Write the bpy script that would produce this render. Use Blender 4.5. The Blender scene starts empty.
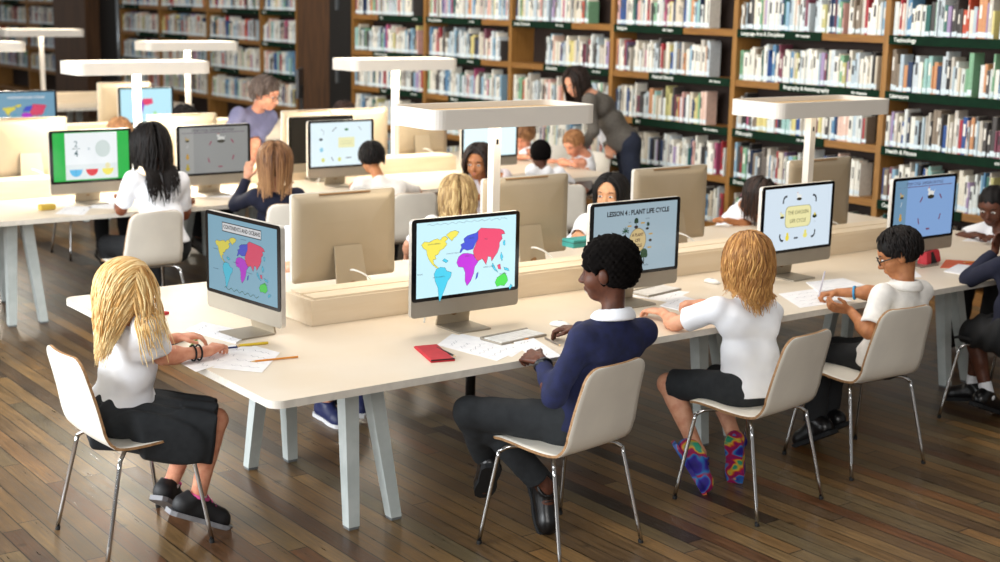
import bpy, bmesh, math, random
import numpy as np
from mathutils import Vector, Matrix
random.seed(7); np.random.seed(7)
D=bpy.data; SC=bpy.context.scene; COL=SC.collection
R=math.radians; PI=math.pi
# ------------------------------------------------------------------ camera
F_PX,YAW,PITCH,ROLL,CAM_H=1409.1655,0.925229,0.197759,0.020604,2.2
cF=np.array([math.cos(YAW)*math.cos(PITCH),math.sin(YAW)*math.cos(PITCH),-math.sin(PITCH)])
cR0=np.array([math.sin(YAW),-math.cos(YAW),0.]); cU0=np.cross(cR0,cF)
cR=math.cos(ROLL)*cR0+math.sin(ROLL)*cU0; cU=-math.sin(ROLL)*cR0+math.cos(ROLL)*cU0
def at(px,py,z=.74):
    d=cF+cR*(px-500)/F_PX-cU*(py-281)/F_PX; t=(z-CAM_H)/d[2]
    return (float(d[0]*t),float(d[1]*t),z)
def project(P):
    q=np.array(P,float)-[0,0,CAM_H]; z=q@cF
    return 500+F_PX*(q@cR)/z, 281-F_PX*(q@cU)/z
# ------------------------------------------------------------------ materials
def lin(h):
    if isinstance(h,(tuple,list)): return tuple(h)[:3]
    h=h.lstrip('#'); c=[int(h[i:i+2],16)/255 for i in (0,2,4)]
    return tuple(x/12.92 if x<=.04045 else ((x+.055)/1.055)**2.4 for x in c)
MATS={}
def mat(name,col,rough=.5,metal=0,col2=None,scale=20,emit=None,es=1,spec=.5,bump=0,bscale=200,stretch=None,sss=0):
    if name in MATS: return MATS[name]
    m=D.materials.new(name); m.use_nodes=True; nt=m.node_tree; N=nt.nodes; L=nt.links
    b=N['Principled BSDF']; c=lin(col)
    b.inputs['Base Color'].default_value=(*c,1); b.inputs['Roughness'].default_value=rough
    b.inputs['Metallic'].default_value=metal; b.inputs['Specular IOR Level'].default_value=spec
    tc=N.new('ShaderNodeTexCoord'); src=tc.outputs['Object']
    if stretch:
        mp=N.new('ShaderNodeMapping'); mp.inputs['Scale'].default_value=stretch; L.new(src,mp.inputs[0]); src=mp.outputs[0]
    c2=lin(col2) if col2 else tuple(x*.88 for x in c)
    no=N.new('ShaderNodeTexNoise'); no.inputs['Scale'].default_value=scale; no.inputs['Detail'].default_value=3
    L.new(src,no.inputs['Vector'])
    mx=N.new('ShaderNodeMix'); mx.data_type='RGBA'; mx.inputs[6].default_value=(*c,1); mx.inputs[7].default_value=(*c2,1)
    rm=N.new('ShaderNodeMapRange'); rm.inputs[1].default_value=.4; rm.inputs[2].default_value=.65
    L.new(no.outputs[0],rm.inputs[0]); L.new(rm.outputs[0],mx.inputs[0]); L.new(mx.outputs[2],b.inputs['Base Color'])
    if emit:
        b.inputs['Emission Color'].default_value=(*lin(emit),1); b.inputs['Emission Strength'].default_value=es
    if sss:
        b.inputs['Subsurface Weight'].default_value=sss; b.inputs['Subsurface Radius'].default_value=(.02,.008,.004)
    if bump:
        n2=N.new('ShaderNodeTexNoise'); n2.inputs['Scale'].default_value=bscale; L.new(src,n2.inputs['Vector'])
        bp=N.new('ShaderNodeBump'); bp.inputs['Strength'].default_value=bump; bp.inputs['Distance'].default_value=.002
        L.new(n2.outputs[0],bp.inputs['Height']); L.new(bp.outputs[0],b.inputs['Normal'])
    MATS[name]=m; return m
def glow(name,col,s=1.0):
    "a lit screen: emits its own colour under a glossy black pane"
    if name in MATS: return MATS[name]
    return mat(name,(.01,.01,.01),rough=.15,emit=col,es=s,col2=(.008,.008,.008))
def tintmat(name,stops,rough=.5,attr='tint',aniso=0,spec=.4):
    "colour ramp read from a per-strand / per-item attribute"
    m=D.materials.new(name); m.use_nodes=True; N=m.node_tree.nodes; L=m.node_tree.links; b=N['Principled BSDF']
    a=N.new('ShaderNodeAttribute'); a.attribute_name=attr
    r=N.new('ShaderNodeValToRGB'); e=r.color_ramp.elements
    while len(e)<len(stops): e.new(.5)
    for i,(p,c) in enumerate(stops): e[i].position=p; e[i].color=(*lin(c),1)
    L.new(a.outputs['Fac'],r.inputs[0]); L.new(r.outputs[0],b.inputs['Base Color'])
    b.inputs['Roughness'].default_value=rough; b.inputs['Specular IOR Level'].default_value=spec
    MATS[name]=m; return m
# ------------------------------------------------------------------ objects
def link(o,parent=None):
    COL.objects.link(o)
    if parent: o.parent=parent
    return o
def empty(name,loc=(0,0,0),rz=0,label=None,cat=None,group=None):
    o=D.objects.new(name,None); COL.objects.link(o); o.location=loc; o.rotation_euler=(0,0,rz); o.empty_display_size=.1
    tag(o,label,cat,group); return o
def tag(o,label=None,cat=None,group=None,kind=None):
    if label: o['label']=label
    if cat: o['category']=cat
    if group: o['group']=group
    if kind: o['kind']=kind
    return o
def mobj(name,me,mats,parent=None,smooth=False):
    if not isinstance(mats,(list,tuple)): mats=[mats]
    for m in mats: me.materials.append(m)
    if smooth:
        me.polygons.foreach_set('use_smooth',[True]*len(me.polygons))
    o=D.objects.new(name,me); return link(o,parent)
def copy_tree(o,parent=None):
    c=o.copy(); COL.objects.link(c); c.parent=parent
    for ch in list(o.children): copy_tree(ch,c)
    return c
class MB:
    "mesh collector"
    def __init__(s): s.v=[]; s.f=[]; s.m=[]; s.M=Matrix.Identity(4)
    def add(s,vs,fs,mi=0):
        n=len(s.v); s.v+= [tuple(s.M@Vector(v)) for v in vs]; s.f+=[tuple(i+n for i in f) for f in fs]; s.m+=[mi]*len(fs); return s
    def box(s,x0,x1,y0,y1,z0,z1,mi=0,ch=0):
        if ch:
            b=bmesh.new(); bmesh.ops.create_cube(b,size=1)
            for v in b.verts: v.co=Vector(((x0+x1)/2+v.co.x*(x1-x0),(y0+y1)/2+v.co.y*(y1-y0),(z0+z1)/2+v.co.z*(z1-z0)))
            bmesh.ops.bevel(b,geom=list(b.edges),offset=ch,segments=2,affect='EDGES',profile=.6)
            b.verts.index_update(); vs=[v.co[:] for v in b.verts]; fs=[[v.index for v in f.verts] for f in b.faces]; b.free()
            return s.add(vs,fs,mi)
        vs=[(x,y,z) for x in (x0,x1) for y in (y0,y1) for z in (z0,z1)]
        return s.add(vs,[(0,1,3,2),(4,6,7,5),(0,4,5,1),(2,3,7,6),(0,2,6,4),(1,5,7,3)],mi)
    def prism(s,pts,z0,z1,mi=0,axis='z',mtop=None,flip=False):
        n=len(pts)
        def P(a,b,c):
            return {'z':(a,b,c),'y':(a,c,b),'x':(c,a,b)}[axis]
        vs=[P(a,b,z0) for a,b in pts]+[P(a,b,z1) for a,b in pts]
        fs=[tuple(range(n))[::-1],tuple(range(n,2*n))]+[(i,(i+1)%n,n+(i+1)%n,n+i) for i in range(n)]
        if flip: fs=[f[::-1] for f in fs]
        k=len(s.f); s.add(vs,fs,mi)
        if mtop is not None: s.m[k+1]=mtop
        return s
    def flat(s,pts,mi=0):
        return s.add(pts,[tuple(range(len(pts)))],mi)
    def tube(s,pts,r,n=8,mi=0,smooth=0,cap=True,flatten=1):
        P=[Vector(p) for p in pts]
        rr=list(r) if isinstance(r,(list,tuple,np.ndarray)) else [r]*len(P)
        if smooth:
            Q=[];q=[]
            for i in range(len(P)-1):
                p0=P[max(i-1,0)];p1=P[i];p2=P[i+1];p3=P[min(i+2,len(P)-1)]
                for k in range(smooth):
                    t=k/smooth
                    Q.append(.5*((2*p1)+(-p0+p2)*t+(2*p0-5*p1+4*p2-p3)*t*t+(-p0+3*p1-3*p2+p3)*t**3)); q.append(rr[i]*(1-t)+rr[i+1]*t)
            Q.append(P[-1]);q.append(rr[-1]);P=Q;rr=q
        vs=[];fs=[];up=None
        for i,p in enumerate(P):
            d=(P[min(i+1,len(P)-1)]-P[max(i-1,0)]).normalized()
            if up is None:
                up=Vector((0,0,1)) if abs(d.z)<.9 else Vector((1,0,0))
            a=d.cross(up)
            if a.length<1e-5: a=d.cross(Vector((0,1,0)))
            a.normalize(); b=a.cross(d).normalized(); up=b
            for k in range(n):
                t=2*PI*k/n; vs.append(tuple(p+(a*math.cos(t)+b*math.sin(t)*flatten)*rr[i]))
        for i in range(len(P)-1):
            for k in range(n):
                fs.append((i*n+k,i*n+(k+1)%n,(i+1)*n+(k+1)%n,(i+1)*n+k))
        if cap: fs+=[tuple(range(n))[::-1],tuple(range((len(P)-1)*n,len(P)*n))]
        return s.add(vs,fs,mi)
    def ball(s,c,r,mi=0,nu=12,nv=8):
        if not isinstance(r,(tuple,list)): r=(r,r,r)
        vs=[(c[0],c[1],c[2]-r[2])];fs=[]
        for j in range(1,nv):
            a=-PI/2+PI*j/nv
            for i in range(nu):
                t=2*PI*i/nu; vs.append((c[0]+r[0]*math.cos(a)*math.cos(t),c[1]+r[1]*math.cos(a)*math.sin(t),c[2]+r[2]*math.sin(a)))
        vs.append((c[0],c[1],c[2]+r[2]));L=len(vs)-1
        for i in range(nu):
            fs.append((0,1+(i+1)%nu,1+i)); fs.append((L,L-nu+i,L-nu+(i+1)%nu))
            for j in range(nv-2): a=1+j*nu; fs.append((a+i,a+(i+1)%nu,a+nu+(i+1)%nu,a+nu+i))
        return s.add(vs,fs,mi)
    def mesh(s,name='m'):
        me=D.meshes.new(name); me.from_pydata(s.v,[],s.f); me.polygons.foreach_set('material_index',s.m); me.update(); return me
    def build(s,name,mats,parent=None,smooth=False):
        return mobj(name,s.mesh(name),mats,parent,smooth)
def rrect(w,h,r,cx=0,cy=0,n=5):
    p=[]
    for (sx,sy,a0) in ((1,1,0),(-1,1,90),(-1,-1,180),(1,-1,270)):
        for k in range(n+1):
            a=R(a0+90*k/n); p.append((cx+sx*(w/2-r)+r*math.cos(a),cy+sy*(h/2-r)+r*math.sin(a)))
    return p
def text_mesh(s,size,align='CENTER',bold=0,extr=0):
    cu=D.curves.new('t','FONT'); cu.body=s; cu.size=size; cu.align_x=align; cu.align_y='CENTER'; cu.offset=bold; cu.resolution_u=2; cu.extrude=extr
    o=D.objects.new('t',cu); COL.objects.link(o)
    dg=bpy.context.evaluated_depsgraph_get(); dg.update()
    me=D.meshes.new_from_object(o.evaluated_get(dg))
    vs=[v.co[:] for v in me.vertices]; fs=[tuple(p.vertices) for p in me.polygons]
    D.objects.remove(o); D.curves.remove(cu); D.meshes.remove(me)
    return vs,fs
# ------------------------------------------------------------------ smooth solids (signed distances polygonised)
def n1(v):
    v=np.array(v,float); return v/(np.linalg.norm(v)+1e-12)
class Solid:
    def __init__(s,h=.008): s.p=[]; s.h=h; s.cuts=[]; s.disp=None
    def cap(s,a,b,ra,rb=None,k=.02): s.p.append(('c',np.array(a,float),np.array(b,float),ra,ra if rb is None else rb,k)); return s
    def ell(s,c,r,Rm=None,k=.02): s.p.append(('e',np.array(c,float),np.array(r,float),np.eye(3) if Rm is None else np.array(Rm,float),0,k)); return s
    def sub_ell(s,c,r,Rm=None,k=.006): s.p.append(('s',np.array(c,float),np.array(r,float),np.eye(3) if Rm is None else np.array(Rm,float),0,k)); return s
    def sub_cap(s,a,b,ra,rb=None,k=.003): s.p.append(('S',np.array(a,float),np.array(b,float),ra,ra if rb is None else rb,k)); return s
    def plane(s,pt,n,k=0.004,c=None,rad=None): s.p.append(('p',np.array(pt,float),n1(n),c,rad,k)); return s  # keep side where n.(p-pt)<0
    def grid(s):
        h=s.h; lo=np.full(3,1e9); hi=-lo.copy()
        for q in s.p:
            if q[0]=='c':
                r=max(q[3],q[4]); lo=np.minimum(lo,np.minimum(q[1],q[2])-r); hi=np.maximum(hi,np.maximum(q[1],q[2])+r)
            elif q[0]=='e':
                e=np.sqrt(((q[3]**2)*(q[2][:,None]**2)).sum(0)) ; lo=np.minimum(lo,q[1]-e); hi=np.maximum(hi,q[1]+e)
        lo-=h*3+.012; hi+=h*3+.012
        n=np.ceil((hi-lo)/h).astype(int)+1
        ax=[lo[i]+h*np.arange(n[i]) for i in range(3)]
        Fv=np.full(n,.06,np.float32)
        def region(a,b,pad):
            i0=np.clip(np.floor((a-pad-lo)/h).astype(int),0,n-1); i1=np.clip(np.ceil((b+pad-lo)/h).astype(int)+1,1,n)
            return tuple(slice(int(u),int(v)) for u,v in zip(i0,i1))
        for q in s.p:
            t=q[0]; k=max(q[5],1e-4); pad=k+2.5*h
            if t in 'cS':
                a,b,ra,rb=q[1:5]; r=max(ra,rb); sl=region(np.minimum(a,b)-r,np.maximum(a,b)+r,pad)
            elif t in 'es':
                e=np.sqrt(((q[3]**2)*(q[2][:,None]**2)).sum(0)); sl=region(q[1]-e,q[1]+e,pad)
            else:
                sl=region(q[3]-q[4],q[3]+q[4],0) if q[3] is not None else tuple(slice(0,int(m)) for m in n)
            X=ax[0][sl[0]][:,None,None]; Y=ax[1][sl[1]][None,:,None]; Z=ax[2][sl[2]][None,None,:]
            if t in 'cS':
                ba=b-a; L2=ba@ba+1e-12
                px,py,pz=X-a[0],Y-a[1],Z-a[2]
                tt=np.clip((px*ba[0]+py*ba[1]+pz*ba[2])/L2,0,1)
                d=np.sqrt((px-ba[0]*tt)**2+(py-ba[1]*tt)**2+(pz-ba[2]*tt)**2)-(ra+(rb-ra)*tt)
            elif t in 'es':
                c,r,M=q[1],q[2],q[3]; px,py,pz=X-c[0],Y-c[1],Z-c[2]
                u=[(M[i,0]*px+M[i,1]*py+M[i,2]*pz) for i in range(3)]
                k0=np.sqrt((u[0]/r[0])**2+(u[1]/r[1])**2+(u[2]/r[2])**2)
                k1=np.sqrt((u[0]/r[0]**2)**2+(u[1]/r[1]**2)**2+(u[2]/r[2]**2)**2)+1e-9
                d=k0*(k0-1)/k1
            else:
                d=(X-q[1][0])*q[2][0]+(Y-q[1][1])*q[2][1]+(Z-q[1][2])*q[2][2]
            A=Fv[sl]
            if t in 'ce':
                hh=np.maximum(k-np.abs(A-d),0)/k; Fv[sl]=np.minimum(A,d)-hh*hh*k*.25
            else:
                if t in 'sS': d=-d
                hh=np.maximum(k-np.abs(A-d),0)/k; Fv[sl]=np.maximum(A,d)+hh*hh*k*.25
        if s.disp:
            X=ax[0][:,None,None]; Y=ax[1][None,:,None]; Z=ax[2][None,None,:]
            Fv=Fv+s.disp(X,Y,Z).astype(np.float32)
        Fv[0]=Fv[-1]=.06; Fv[:,0]=Fv[:,-1]=.06; Fv[:,:,0]=Fv[:,:,-1]=.06
        return Fv,lo
    def mesh(s,name='s'):
        Fv,lo=s.grid(); h=s.h; I=Fv<0
        n=np.array(Fv.shape)-1
        cnt=np.zeros(n,np.int8)
        for dx in (0,1):
            for dy in (0,1):
                for dz in (0,1): cnt+=I[dx:dx+n[0],dy:dy+n[1],dz:dz+n[2]]
        act=(cnt>0)&(cnt<8); idx=np.argwhere(act)
        if len(idx)==0: return D.meshes.new(name)
        num=np.full(n,-1,np.int32); num[act]=np.arange(len(idx))
        cor=np.array([(a,b,c) for a in (0,1) for b in (0,1) for c in (0,1)])
        val=np.stack([Fv[idx[:,0]+c[0],idx[:,1]+c[1],idx[:,2]+c[2]] for c in cor],1)
        pos=np.zeros((len(idx),3)); w=np.zeros(len(idx))
        for i in range(8):
            for j in range(i+1,8):
                if abs(cor[i]-cor[j]).sum()==1:
                    a,b=val[:,i],val[:,j]; m=(a<0)!=(b<0)
                    t=np.where(m,a/(a-b+1e-12),0)
                    pos+=np.where(m[:,None],cor[i]+(cor[j]-cor[i])*t[:,None],0); w+=m
        V=(pos/w[:,None]+idx)*h+lo
        Q=[]
        for axn in range(3):
            o1,o2=[(1,2),(2,0),(0,1)][axn]
            sl0=[slice(1,n[i]) for i in range(3)]; sl0[axn]=slice(0,n[axn]); sl1=list(sl0); sl1[axn]=slice(1,n[axn]+1)
            A=I[tuple(sl0)]; B=I[tuple(sl1)]
            e=np.argwhere(A!=B)
            if len(e)==0: continue
            base=e.copy()
            for i in range(3):
                if i!=axn: base[:,i]+=1
            inside=I[tuple(base.T)]
            def g(d1,d2):
                q=base.copy(); q[:,o1]-=d1; q[:,o2]-=d2; return num[q[:,0],q[:,1],q[:,2]]
            q=np.stack([g(1,1),g(0,1),g(0,0),g(1,0)],1)
            q[~inside]=q[~inside][:,::-1]
            Q.append(q)
        Q=np.concatenate(Q); Q=Q[(Q>=0).all(1)]
        me=D.meshes.new(name); me.vertices.add(len(V)); me.vertices.foreach_set('co',V.astype(np.float32).ravel())
        me.loops.add(Q.size); me.loops.foreach_set('vertex_index',Q.astype(np.int32).ravel())
        me.polygons.add(len(Q)); me.polygons.foreach_set('loop_start',np.arange(0,Q.size,4,dtype=np.int32))
        try: me.polygons.foreach_set('loop_total',np.full(len(Q),4,np.int32))
        except Exception: pass
        me.update(calc_edges=True); me.validate()
        return me
    def build(s,name,mats,parent=None,origin=(0,0,0)):
        me=s.mesh(name)
        if any(origin):
            co=np.empty(len(me.vertices)*3,np.float32); me.vertices.foreach_get('co',co); co=co.reshape(-1,3)-np.array(origin,np.float32); me.vertices.foreach_set('co',co.ravel())
        o=mobj(name,me,mats,parent,True); return o
# ================================================================== SETTING
def floor_material():
    m=D.materials.new('worn_plank_floor'); m.use_nodes=True; N=m.node_tree.nodes; L=m.node_tree.links; b=N['Principled BSDF']
    def math_(op,a=None,b_=None,c=None):
        n=N.new('ShaderNodeMath'); n.operation=op
        for i,v in enumerate((a,b_,c)):
            if v is None: continue
            if isinstance(v,(int,float)): n.inputs[i].default_value=v
            else: L.new(v,n.inputs[i])
        return n.outputs[0]
    tc=N.new('ShaderNodeTexCoord'); sp=N.new('ShaderNodeSeparateXYZ'); L.new(tc.outputs['Object'],sp.inputs[0]); x,y=sp.outputs[0],sp.outputs[1]
    W=.088; xs=math_('DIVIDE',x,W); ix=math_('FLOOR',xs); fx=math_('FRACT',xs)
    wn=N.new('ShaderNodeTexWhiteNoise'); wn.noise_dimensions='1D'; L.new(ix,wn.inputs['W'])
    LN=1.9; ys=math_('ADD',math_('DIVIDE',y,LN),math_('MULTIPLY',wn.outputs[0],7.3)); iy=math_('FLOOR',ys); fy=math_('FRACT',ys)
    cb=N.new('ShaderNodeCombineXYZ'); L.new(ix,cb.inputs[0]); L.new(iy,cb.inputs[1])
    w2=N.new('ShaderNodeTexWhiteNoise'); w2.noise_dimensions='2D'; L.new(cb.outputs[0],w2.inputs['Vector'])
    rp=N.new('ShaderNodeValToRGB'); e=rp.color_ramp.elements
    st=[(0,'#2a211a'),(.06,'#5e4830'),(.3,'#705636'),(.5,'#80613a'),(.66,'#675a40'),(.82,'#916e42'),(.94,'#6e4627'),(1,'#4e3926')]
    while len(e)<len(st): e.new(.5)
    for i,(p,c) in enumerate(st): e[i].position=p; e[i].color=(*lin(c),1)
    L.new(w2.outputs[0],rp.inputs[0])
    mp=N.new('ShaderNodeMapping'); mp.inputs['Scale'].default_value=(38,2.2,1); 
    ad=N.new('ShaderNodeVectorMath'); ad.operation='ADD'; L.new(tc.outputs['Object'],ad.inputs[0]); 
    sc=N.new('ShaderNodeVectorMath'); sc.operation='SCALE'; L.new(w2.outputs[1],sc.inputs[0]); sc.inputs['Scale'].default_value=9; L.new(sc.outputs[0],ad.inputs[1])
    L.new(ad.outputs[0],mp.inputs[0])
    g=N.new('ShaderNodeTexNoise'); g.inputs['Scale'].default_value=2; g.inputs['Detail'].default_value=8; g.inputs['Roughness'].default_value=.65; L.new(mp.outputs[0],g.inputs['Vector'])
    big=N.new('ShaderNodeTexNoise'); big.inputs['Scale'].default_value=2.3; big.inputs['Detail'].default_value=5; L.new(tc.outputs['Object'],big.inputs['Vector'])
    gr=N.new('ShaderNodeMapRange'); gr.inputs[1].default_value=.3; gr.inputs[2].default_value=.7; gr.inputs[3].default_value=.5; gr.inputs[4].default_value=1.3; L.new(g.outputs[0],gr.inputs[0])
    br=N.new('ShaderNodeMapRange'); br.inputs[1].default_value=.32; br.inputs[2].default_value=.68; br.inputs[3].default_value=.66; br.inputs[4].default_value=1.12; L.new(big.outputs[0],br.inputs[0])
    vo=N.new('ShaderNodeTexVoronoi'); vo.inputs['Scale'].default_value=3.1; L.new(tc.outputs['Object'],vo.inputs['Vector'])
    kn=N.new('ShaderNodeMapRange'); kn.inputs[1].default_value=.03; kn.inputs[2].default_value=.085; kn.inputs[3].default_value=.45; kn.inputs[4].default_value=1; L.new(vo.outputs['Distance'],kn.inputs[0])
    gap=math_('MULTIPLY',math_('GREATER_THAN',fx,.06),math_('GREATER_THAN',fy,.003))
    gp=math_('MULTIPLY_ADD',gap,.93,.07)
    tot=math_('MULTIPLY',math_('MULTIPLY',gr.outputs[0],br.outputs[0]),math_('MULTIPLY',gp,kn.outputs[0]))
    vm=N.new('ShaderNodeVectorMath'); vm.operation='SCALE'; L.new(rp.outputs[0],vm.inputs[0]); L.new(tot,vm.inputs['Scale']); L.new(vm.outputs[0],b.inputs['Base Color'])
    rr=N.new('ShaderNodeMapRange'); rr.inputs[1].default_value=.3; rr.inputs[2].default_value=.7; rr.inputs[3].default_value=.26; rr.inputs[4].default_value=.46; L.new(g.outputs[0],rr.inputs[0]); L.new(rr.outputs[0],b.inputs['Roughness'])
    bp=N.new('ShaderNodeBump'); bp.inputs['Strength'].default_value=.15; bp.inputs['Distance'].default_value=.003; L.new(tot,bp.inputs['Height']); L.new(bp.outputs[0],b.inputs['Normal'])
    b.inputs['Specular IOR Level'].default_value=.5
    return m
m=MB(); m.box(-3,11.2,1.0,34,-.1,0); tag(m.build('floor',floor_material()),'worn brown strip plank floor with a dull sheen','floor',kind='structure')
M_wall=mat('dark_brown_panelling','#5f4026',rough=.5,col2='#452d1a',scale=3,stretch=(8,8,.6))
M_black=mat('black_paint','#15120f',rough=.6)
XB=9.1; BW=1.6176; YB=9.4039*BW; DZ=.2660*BW; Z0=CAM_H-.1377*BW
m=MB(); m.box(XB+.62,XB+.8,1.0,34,0,3.0); tag(m.build('wall_back',mat('dark_brown_wall','#2b1e17',rough=.8)),'dark brown wall behind the bookcases','wall',kind='structure')  # wall has one even dark brown base colour
# ------------------------------------------------------------------ bookcases
M_oak=mat('honey_oak','#96692f',rough=.5,col2='#825728',scale=6,stretch=(1,.8,10))
M_oakup=mat('honey_oak_upright','#9d7038',rough=.5,col2='#89602c',scale=6,stretch=(10,10,.8))
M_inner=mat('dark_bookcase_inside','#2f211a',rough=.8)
M_green=mat('dark_green_shelf_sign','#0c2a1a',rough=.85,col2='#0a2316',spec=.15)
M_white=mat('sign_white','#e9ece4',rough=.6)
# green label strips per bay: row -> (start,end fraction, left text, right text)
SIGNS={0:{0:(.38,1,'Art','700  Arts'),1:(.30,1,'Performing Arts','790  Arts'),2:(.4,1,'Travel','910  Travel')},
       1:{0:(0,.68,'Young Readers','J  Fiction'),1:(0,.68,'Picture Books','E  Readers'),2:(.3,1,'History','900  History')},
       2:{0:(0,.62,'Social Sciences','300  Social'),1:(.35,1,'Education','370  School'),2:(0,.6,'Science','500  Science')},
       3:{0:(0,.6,'Religion','200  Religion'),1:(.33,1,'Natural History','500  Natural'),2:(.2,1,'Art','700  Art History'),3:(0,.8,'Music','780  Music')},
       4:{0:(0,.6,'Language Arts & Disciplines','400  Language'),1:(.33,1,'Biography & Autobiography','920  Biography'),2:(0,.66,'Philosophy','100  Philosophy'),3:(0,.7,'Drama','800  Drama')},
       5:{0:(0,1,'Technology','600   Technology'),1:(0,.86,'Literature','800   Literature'),2:(0,.82,'Health & Fitness','610   Health'),3:(0,.5,'Computers','004   Computers')},
       6:{0:(0,.6,'Cooking','640   Cooking'),1:(0,1,'Reference','000   General')}}
DEPTH=.3
BAYWORDS={0:'first bay right of the brown column',1:'second bay right of the brown column',2:'third bay right of the brown column',3:'bay behind the grey-cardigan woman',4:'bay under the Language Arts sign',5:'bay with the Technology sign',6:'last bay at the right edge'}
def text_on_face(mb,s,size,y0,z,x,mi,align):
    vs,fs=text_mesh(s,size,align,bold=.0012)
    mb.add([(x,y0-v[0],z+v[1]) for v in vs],fs,mi)
def bookcase(y_hi,y_lo,label,signs,xface=XB,group='bookcases along the back wall'):
    t=empty('bookcase',(xface,(y_hi+y_lo)/2,0),0,label,'bookcase',group)
    w=(y_hi-y_lo)/2; rows=[Z0+DZ]+[Z0-DZ*j for j in range(0,5)]
    for s in (-1,1):
        MB().box(-.012,DEPTH,s*w-(.026 if s>0 else 0),s*w+(0 if s>0 else .026),0,2.75).build('side_panel',M_oakup,t)
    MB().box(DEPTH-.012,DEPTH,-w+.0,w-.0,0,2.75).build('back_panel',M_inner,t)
    MB().box(.01,DEPTH,-w+.026,w-.026,0,.1).build('plinth',M_oak,t)
    for j,z in enumerate(rows):
        mb=MB().box(-.004,DEPTH-.012,-w+.026,w-.026,z-.058,z); mb.build('shelf',M_oak,t)
    for j,(a,b,t1,t2) in signs.items():
        z=Z0-DZ*j; L=2*w-.052; ya=w-.026-a*L; yb=w-.026-b*L
        s=MB().box(-.016,-.004,yb,ya,z-.064,z+.006).build('shelf_sign',M_green,t)
        mb=MB(); text_on_face(mb,t1,.044,ya-.05,z-.03,-.0175,0,'LEFT'); mb.build('sign_lettering',M_white,s)
        mb=MB(); text_on_face(mb,t2,.026,yb+.12,z-.03,-.0175,0,'RIGHT'); mb.build('sign_lettering',M_white,s)
    return t
for k in range(0,7):
    bookcase(YB-k*BW,YB-(k+1)*BW,'tall oak bookcase with dark green shelf signs, '+BAYWORDS[k],SIGNS[k])
LB=[(16.98,18.02,'narrow oak bookcase left of the brown column, behind the grey-haired adult'),(18.02,19.73,'oak bookcase second from the brown column on its left side'),(19.73,21.48,'oak bookcase third from the brown column on its left side'),(21.48,23.09,'oak bookcase beside the dark gap and steel pole')]
SG=[{0:(0,1,'Crime','C'),1:(0,1,'Thrillers','T'),2:(0,1,'Horror','H')},{0:(.3,1,'Fiction','F'),1:(0,.6,'Novels','N'),2:(.1,.6,'Romance','R')},{0:(.2,.7,'Poetry','P'),1:(0,.6,'Stories','S'),2:(.4,1,'Classics','C')},{0:(0,.5,'Comics','G'),1:(.4,1,'Manga','M'),2:(0,.5,'Plays','D')}]
for (a,b,l),s in zip(LB,SG): bookcase(b,a,l,s,XB+.2)
for (a,b,l),s in zip([(25.9,27.78,'oak bookcase in the far left corner, its right-hand bay'),(27.78,29.7,'oak bookcase at the very left edge of the picture wall')],[{1:(.4,1,'Maps','M')},{0:(.2,.8,'Atlases','A')}]): bookcase(b,a,l,s,XB+.2)
# columns / dark panels between the runs
tag(MB().box(XB+.2,XB+.6,15.75,16.97,0,3.0).build('wall_column',M_wall),'dark brown timber column between the two bookcase runs','column',kind='structure')
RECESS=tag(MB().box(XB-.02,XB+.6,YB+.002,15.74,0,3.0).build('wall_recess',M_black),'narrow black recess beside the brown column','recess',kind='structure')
tag(MB().box(XB+.05,XB+.6,24.3,25.89,0,3.0).build('wall_panel_left',M_wall),'dark brown timber panel between far bookcases','panel',kind='structure')
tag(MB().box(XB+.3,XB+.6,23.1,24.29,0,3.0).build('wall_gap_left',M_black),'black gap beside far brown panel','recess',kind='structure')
M_steel=mat('brushed_steel','#8f959a',rough=.3,metal=.9)
mb=MB(); mb.tube([(XB-.1,22.45,0),(XB-.1,22.45,2.8)],.03,10); lad=mb.build('steel_pole',M_steel,None,True); tag(lad,'thin grey steel pole standing by the dark gap','pole')
for z in (2.1,1.2):
    MB().box(XB-.045,XB-.02,15.5,15.55,z-.08,z+.14).build('hinge_plate',M_steel,RECESS)
# ------------------------------------------------------------------ books
PAL=['#e8e6da','#dfe3df','#f0ede2','#cdd6da','#e3dccb','#d8cdb8','#c9c2b6','#b7c7cf','#8fb3c9','#5f8cb0','#2a4f8c','#263a5c','#3f6f62','#1f5e58','#7fae8a','#c3bd80','#ddd08a','#cf9468','#c4553b','#a8343c','#b2567a','#7d4454','#6c5678','#a893b8','#4a4644','#2c2a2b','#6d655f','#8a7b6a','#d9a9a0','#e7c7b6','#9ec6c0','#54504e']
PNAME=['white','pale grey','ivory','pale blue-grey','cream','sand','stone grey','light blue','sky blue','mid blue','royal blue','navy','dark green','teal','light green','olive yellow','yellow','orange','brick red','red','magenta','maroon','purple','lilac','charcoal','black','grey-brown','tan','salmon','peach','mint','dark grey']
PW=[9,8,9,6,8,4,3,5,3,2.5,2.5,2,1.5,1.5,2,1.5,2,2,1.6,2.4,1.8,1.6,1,1.5,2.2,2.4,1.5,1.5,2,2,2,2]
M_label=mat('pale_spine_label','#d3e2e8',rough=.5,col2='#e9efef',scale=60)
M_page=mat('book_pages','#e9e2d0',rough=.8)
M_dot=mat('spine_title_dark','#3b3a3c',rough=.6)
M_dotl=mat('spine_title_light','#efe9dd',rough=.6)
bookmats=[mat('book_cover_'+n.replace(' ','_').replace('-','_'),c,rough=.45,scale=40) for n,c in zip(PNAME,PAL)]
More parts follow.
